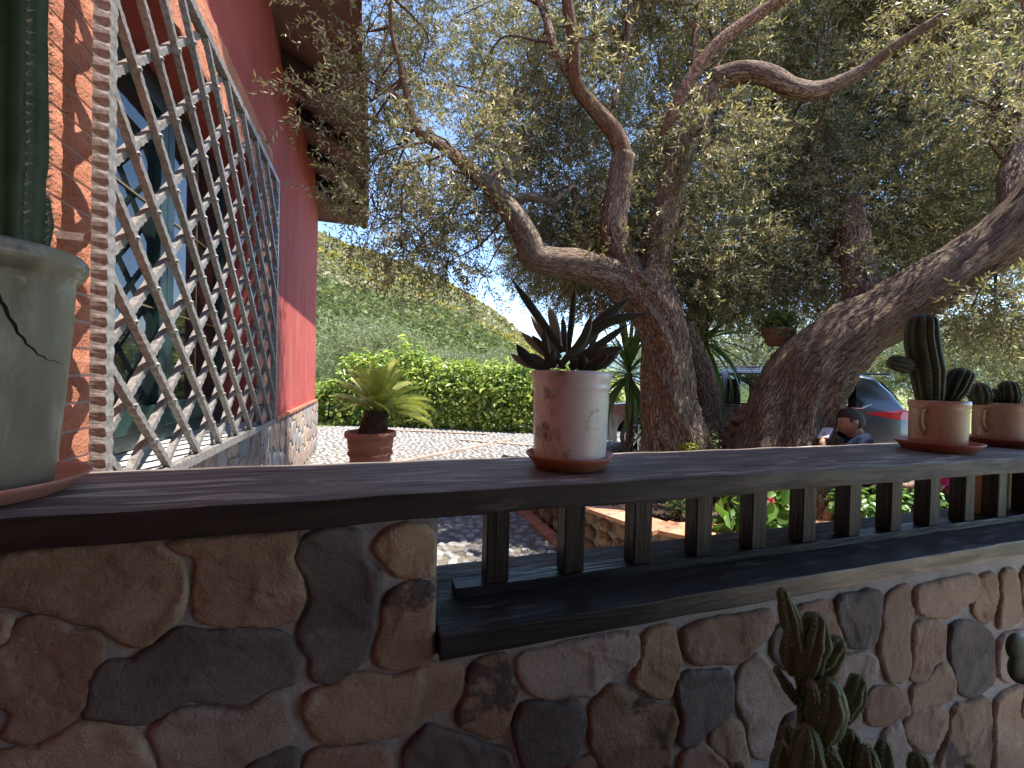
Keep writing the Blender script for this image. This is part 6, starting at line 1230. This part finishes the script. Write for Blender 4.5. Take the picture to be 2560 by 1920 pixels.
def head_data(c, yaw, size=.115, hair=False, pitch=0.0):
    """head facing local +X: brow, nose, lips, chin, ears; hair is a cap over crown and nape"""
    bm = bmesh.new(); bmesh.ops.create_icosphere(bm, subdivisions=5, radius=1.0)
    for v in bm.verts:
        p = v.co.copy(); x, y, z = p
        q = Vector((x*.86, y*.68, z*1.0))
        if z < 0: q.y *= 1-.30*z*z; q.x = q.x*(1-.10*z*z)+.05*z*z*(1 if x > 0 else -.6)
        if x < 0 and z > -.3: q.x *= 1.10
        def g(cy_, cz_, sy, sz): return math.exp(-((y-cy_)/sy)**2-((z-cz_)/sz)**2) if x > 0 else 0
        q.x += .30*g(0, -.16, .12, .13)+.07*g(0, .02, .10, .2)+.05*g(0, .20, .42, .09)-.07*(g(.30, .05, .16, .09)+g(-.30, .05, .16, .09))+.09*g(0, -.47, .22, .05)+.08*g(0, -.57, .2, .05)-.03*g(0, -.515, .25, .03)+.10*g(0, -.80, .28, .14)
        for s in (1, -1):
            e = math.exp(-((x+.05)/.16)**2-((z+.05)/.22)**2) if s*y > 0 else 0; q.y += s*.14*e*(1 if abs(y) > .5 else 0)
        if hair:
            line = .35 if x > .35 else (-.05 if x > -.15 else -.55)
            k = max(0, min(1, (z-line)/.22)); 
            if abs(y) > .55 and -.25 < x < .18 and z < .18: k = 0
            q *= 1+.075*k+.015*noise.noise(p*9); 
            if k <= 0: q *= .90
        v.co = q*size
    R_ = Matrix.Translation(c) @ Matrix.Rotation(yaw, 4, 'Z') @ Matrix.Rotation(pitch, 4, 'Y'); bmesh.ops.transform(bm, matrix=R_, verts=bm.verts[:]); return bm
def person(loc, label, J, E, root, hc, hyaw, hpitch, hsize, shirt, sJ, sE, sroot, extra=()):
    t = empty('person', loc, label, 'person'); off = Matrix.Translation(-Vector(loc))
    bm = head_data(hc, hyaw, hsize, False, hpitch); me = skin_mesh(J, E, root); bm.from_mesh(me); bmesh.ops.transform(bm, matrix=off, verts=bm.verts[:])
    o = bmobj('body', bm, M_SKIN, t, True); rm_ = o.modifiers.new('remesh', 'REMESH'); rm_.mode = 'VOXEL'; rm_.voxel_size = .006; rm_.use_smooth_shade = True
    bm = head_data(hc, hyaw, hsize, True, hpitch); bmesh.ops.transform(bm, matrix=off, verts=bm.verts[:]); bmobj('hair', bm, M_HAIR, t, True)
    for s in (1, -1):
        e_ = Matrix.Translation(hc) @ Matrix.Rotation(hyaw, 4, 'Z') @ Matrix.Rotation(hpitch, 4, 'Y') @ Vector((.79*hsize, s*.28*hsize, .06*hsize))
        bm = bmesh.new(); bmesh.ops.create_uvsphere(bm, u_segments=10, v_segments=8, radius=.04*hsize); bmobj('eye', bm, M_HAIR, t, True, loc=e_-Vector(loc))
    for nm, Jq, Eq, rq, mq in [('shirt', sJ, sE, sroot, shirt)]+list(extra):
        me = skin_mesh(Jq, Eq, rq); me.transform(off); me.materials.clear(); me.materials.append(mq); o = bpy.data.objects.new(nm, me); link(o, t)
        for p in me.polygons: p.use_smooth = True
    return t
# the boy: sits on the bed's coping, side on, phone held up in both hands
D1 = 3.40
def b3(px, py, o=0.0): return at(px, py, D1+o)
fl = Vector((-.95, .31, 0)); HC = b3(2124, 1054); seat = Vector((b3(2165, 1250).x, b3(2165, 1250).y, .50)); near = Vector((-.31, -.95, 0))
chest = b3(2156, 1132); shF = b3(2130, 1100, .13); shN = b3(2160, 1102, -.13); neck = b3(2140, 1082)
elN = b3(2078, 1165, -.14); wrN = b3(2054, 1110, -.07); elF = b3(2095, 1150, .10); wrF = b3(2090, 1094, .06); ph_ = b3(2063, 1086, -.01)
def fingers(J, E, wrist, palm, target, tag_, up):
    """palm and five fingers of unequal length closing on the phone"""
    J[tag_+'palm'] = (palm, .024); E.append((wrist, tag_+'palm')); d = (target-palm); s = up
    for k, (ln, of) in enumerate(((.055, -.030), (.068, -.012), (.072, .004), (.066, .018), (.052, .032))):
        a = palm+s*of*.7+d.normalized()*.02; b_ = a+d.normalized()*ln*.55+s*of*.25; c_ = b_+(target-b_).normalized()*ln*.5
        J[tag_+'f%d' % k] = (a, .009); J[tag_+'g%d' % k] = (b_, .008); J[tag_+'h%d' % k] = (c_, .0065); E += [(tag_+'palm', tag_+'f%d' % k), (tag_+'f%d' % k, tag_+'g%d' % k), (tag_+'g%d' % k, tag_+'h%d' % k)]
J = {'pelvis': (seat, .12), 'waist': (seat.lerp(chest, .5), .105), 'chest': (chest, .115), 'neckb': (neck, .052), 'head': (HC+Vector((0, 0, -.04)), .05), 'shN': (shN, .052), 'elN': (elN, .038), 'wrN': (wrN, .025), 'shF': (shF, .052), 'elF': (elF, .038), 'wrF': (wrF, .025)}
E = [('pelvis', 'waist'), ('waist', 'chest'), ('chest', 'neckb'), ('neckb', 'head'), ('chest', 'shN'), ('shN', 'elN'), ('elN', 'wrN'), ('chest', 'shF'), ('shF', 'elF'), ('elF', 'wrF')]
fingers(J, E, 'wrN', wrN.lerp(ph_, .45), ph_+Vector((0, 0, .0)), 'n', Vector((0, 0, 1))); fingers(J, E, 'wrF', wrF.lerp(ph_, .4), ph_+Vector((0, 0, .02)), 'f', Vector((0, 0, 1)))
for s, nm in ((-.10, 'N'), (.10, 'F')):
    hip = seat+near*-s*1.0+Vector((0, 0, -.02)); kn = hip+fl*.40+Vector((0, 0, .02)); an = kn+fl*.02+Vector((0, 0, -.40)); to = an+fl*.15+Vector((0, 0, -.03))
    J['hip'+nm] = (hip, .085); J['kn'+nm] = (kn, .058); J['an'+nm] = (an, .038); J['to'+nm] = (to, .033); E += [('pelvis', 'hip'+nm), ('hip'+nm, 'kn'+nm), ('kn'+nm, 'an'+nm), ('an'+nm, 'to'+nm)]
M_NAVY = mat('navy cotton', (.012, .019, .05), (.018, .028, .068), 20, .9, .3, 90); M_SHORT = mat('grey shorts', (.10, .10, .11), (.14, .14, .15), 20, .9)
sJ = {'a': (seat+Vector((0, 0, .0)), .132), 'b': (seat.lerp(chest, .5), .125), 'c': (chest+Vector((.02, 0, 0)), .145), 'd': (neck+Vector((0, 0, -.02)), .066), 'e': (shN, .068), 'f': (shN.lerp(elN, .55), .058), 'g': (shF, .068), 'h': (shF.lerp(elF, .55), .058)}
sE = [('a', 'b'), ('b', 'c'), ('c', 'd'), ('c', 'e'), ('e', 'f'), ('c', 'g'), ('g', 'h')]
hN, hF = J['hipN'][0], J['hipF'][0]; xJ = {'a': (seat, .125), 'b': (hN, .10), 'c': (hN.lerp(J['knN'][0], .9), .075), 'd': (hF, .10), 'e': (hF.lerp(J['knF'][0], .9), .075)}; xE = [('a', 'b'), ('b', 'c'), ('a', 'd'), ('d', 'e')]
boy = person((seat.x, seat.y, .40), 'boy in a navy T-shirt sitting sideways and holding up a white phone', J, E, 'pelvis', HC, math.atan2(fl.y, fl.x)-.15, .12, .103, M_NAVY, sJ, sE, 'c', [('shorts', xJ, xE, 'a', M_SHORT)])
ph = bevel_box('phone', -.008, .008, -.036, .036, -.07, .07, mat('white phone back', (.75, .76, .78), rough=.3), None, .004, 2); ph.location = ph_+Vector((0, 0, .01)); ph.rotation_euler = (R(8), R(-60), math.atan2(fl.y, fl.x)+.5); tag(ph, 'white phone held up by the boy in navy', 'phone')
# the second person: magenta top and jeans, behind the cactus crocks
D2 = 3.12
def c3_(px, py, o=0.0): return at(px, py, D2+o)
HC2 = c3_(2345, 1062); seat2 = c3_(2362, 1262); seat2.z = .57; ch2 = c3_(2355, 1160); nk2 = c3_(2348, 1112); f2 = Vector((-.8, .6, 0)); n2 = Vector((-.6, -.8, 0))
J2 = {'pelvis': (seat2, .12), 'waist': (seat2.lerp(ch2, .5), .10), 'chest': (ch2, .11), 'neckb': (nk2, .05), 'head': (HC2+Vector((0, 0, -.04)), .05)}; E2 = [('pelvis', 'waist'), ('waist', 'chest'), ('chest', 'neckb'), ('neckb', 'head')]
for s, nm in ((1, 'N'), (-1, 'F')):
    sh = nk2+n2*.15*s+Vector((0, 0, -.06)); el = sh+f2*.10+n2*.03*s+Vector((0, 0, -.24)); wr = el+f2*.20+n2*-.06*s; hd = wr+f2*.07; J2['sh'+nm] = (sh, .05); J2['el'+nm] = (el, .036); J2['wr'+nm] = (wr, .025); E2 += [('chest', 'sh'+nm), ('sh'+nm, 'el'+nm), ('el'+nm, 'wr'+nm)]
    fingers(J2, E2, 'wr'+nm, hd, hd+f2*.12+Vector((0, 0, -.05)), 'q'+nm, n2)
    hip = seat2+n2*.10*s+Vector((0, 0, -.03)); kn = hip+f2*.40; an = kn+Vector((0, 0, -.46)); to = an+f2*.15+Vector((0, 0, -.03)); J2['hip'+nm] = (hip, .085); J2['kn'+nm] = (kn, .058); J2['an'+nm] = (an, .038); J2['to'+nm] = (to, .033); E2 += [('pelvis', 'hip'+nm), ('hip'+nm, 'kn'+nm), ('kn'+nm, 'an'+nm), ('an'+nm, 'to'+nm)]
M_MAG = mat('magenta cotton', (.62, .02, .20), (.70, .035, .26), 12, .9, .3, 80); M_JEAN = mat('dark blue denim', (.022, .033, .075), (.035, .05, .10), 40, .95, .3, 120)
sJ2 = {'a': (seat2+Vector((0, 0, .09)), .128), 'b': (seat2.lerp(ch2, .6), .122), 'c': (ch2, .132), 'd': (nk2+Vector((0, 0, -.02)), .064), 'e': (J2['shN'][0], .066), 'f': (J2['shN'][0].lerp(J2['elN'][0], .9), .052), 'g': (J2['shF'][0], .066), 'h': (J2['shF'][0].lerp(J2['elF'][0], .9), .052)}
jJ = {'a': (seat2+Vector((0, 0, .02)), .135)}; jE = []
for nm in 'NF':
    jJ['h'+nm] = (J2['hip'+nm][0], .10); jJ['k'+nm] = (J2['kn'+nm][0], .074); jJ['n'+nm] = (J2['an'+nm][0], .058); jE += [('a', 'h'+nm), ('h'+nm, 'k'+nm), ('k'+nm, 'n'+nm)]
person((seat2.x, seat2.y, 0), 'person in a magenta top and dark jeans seated behind the cactus crocks', J2, E2, 'pelvis', HC2, math.atan2(f2.y, f2.x), .1, .108, M_MAG, sJ2, sE, 'c', [('jeans', jJ, jE, 'a', M_JEAN)])
stl = empty('stool', (seat2.x, seat2.y, 0.005), 'low round wooden stool under the person in magenta', 'stool'); sz = seat2.z-.14
meshobj('seat', *lathe([(.15, 0), (.165, .01), (.165, .03), (.15, .04)], 28, (seat2.x, seat2.y, sz-.04)), M_BALU, stl)
for k in range(4):
    a = math.pi/4+k*math.pi/2; q = Vector((math.cos(a), math.sin(a), 0)); meshobj('leg', *tube([Vector((seat2.x, seat2.y, sz-.041))+q*.11, Vector((seat2.x, seat2.y, .006))+q*.16], [.018, .015], 8, .2)[:2], M_BALU, stl)
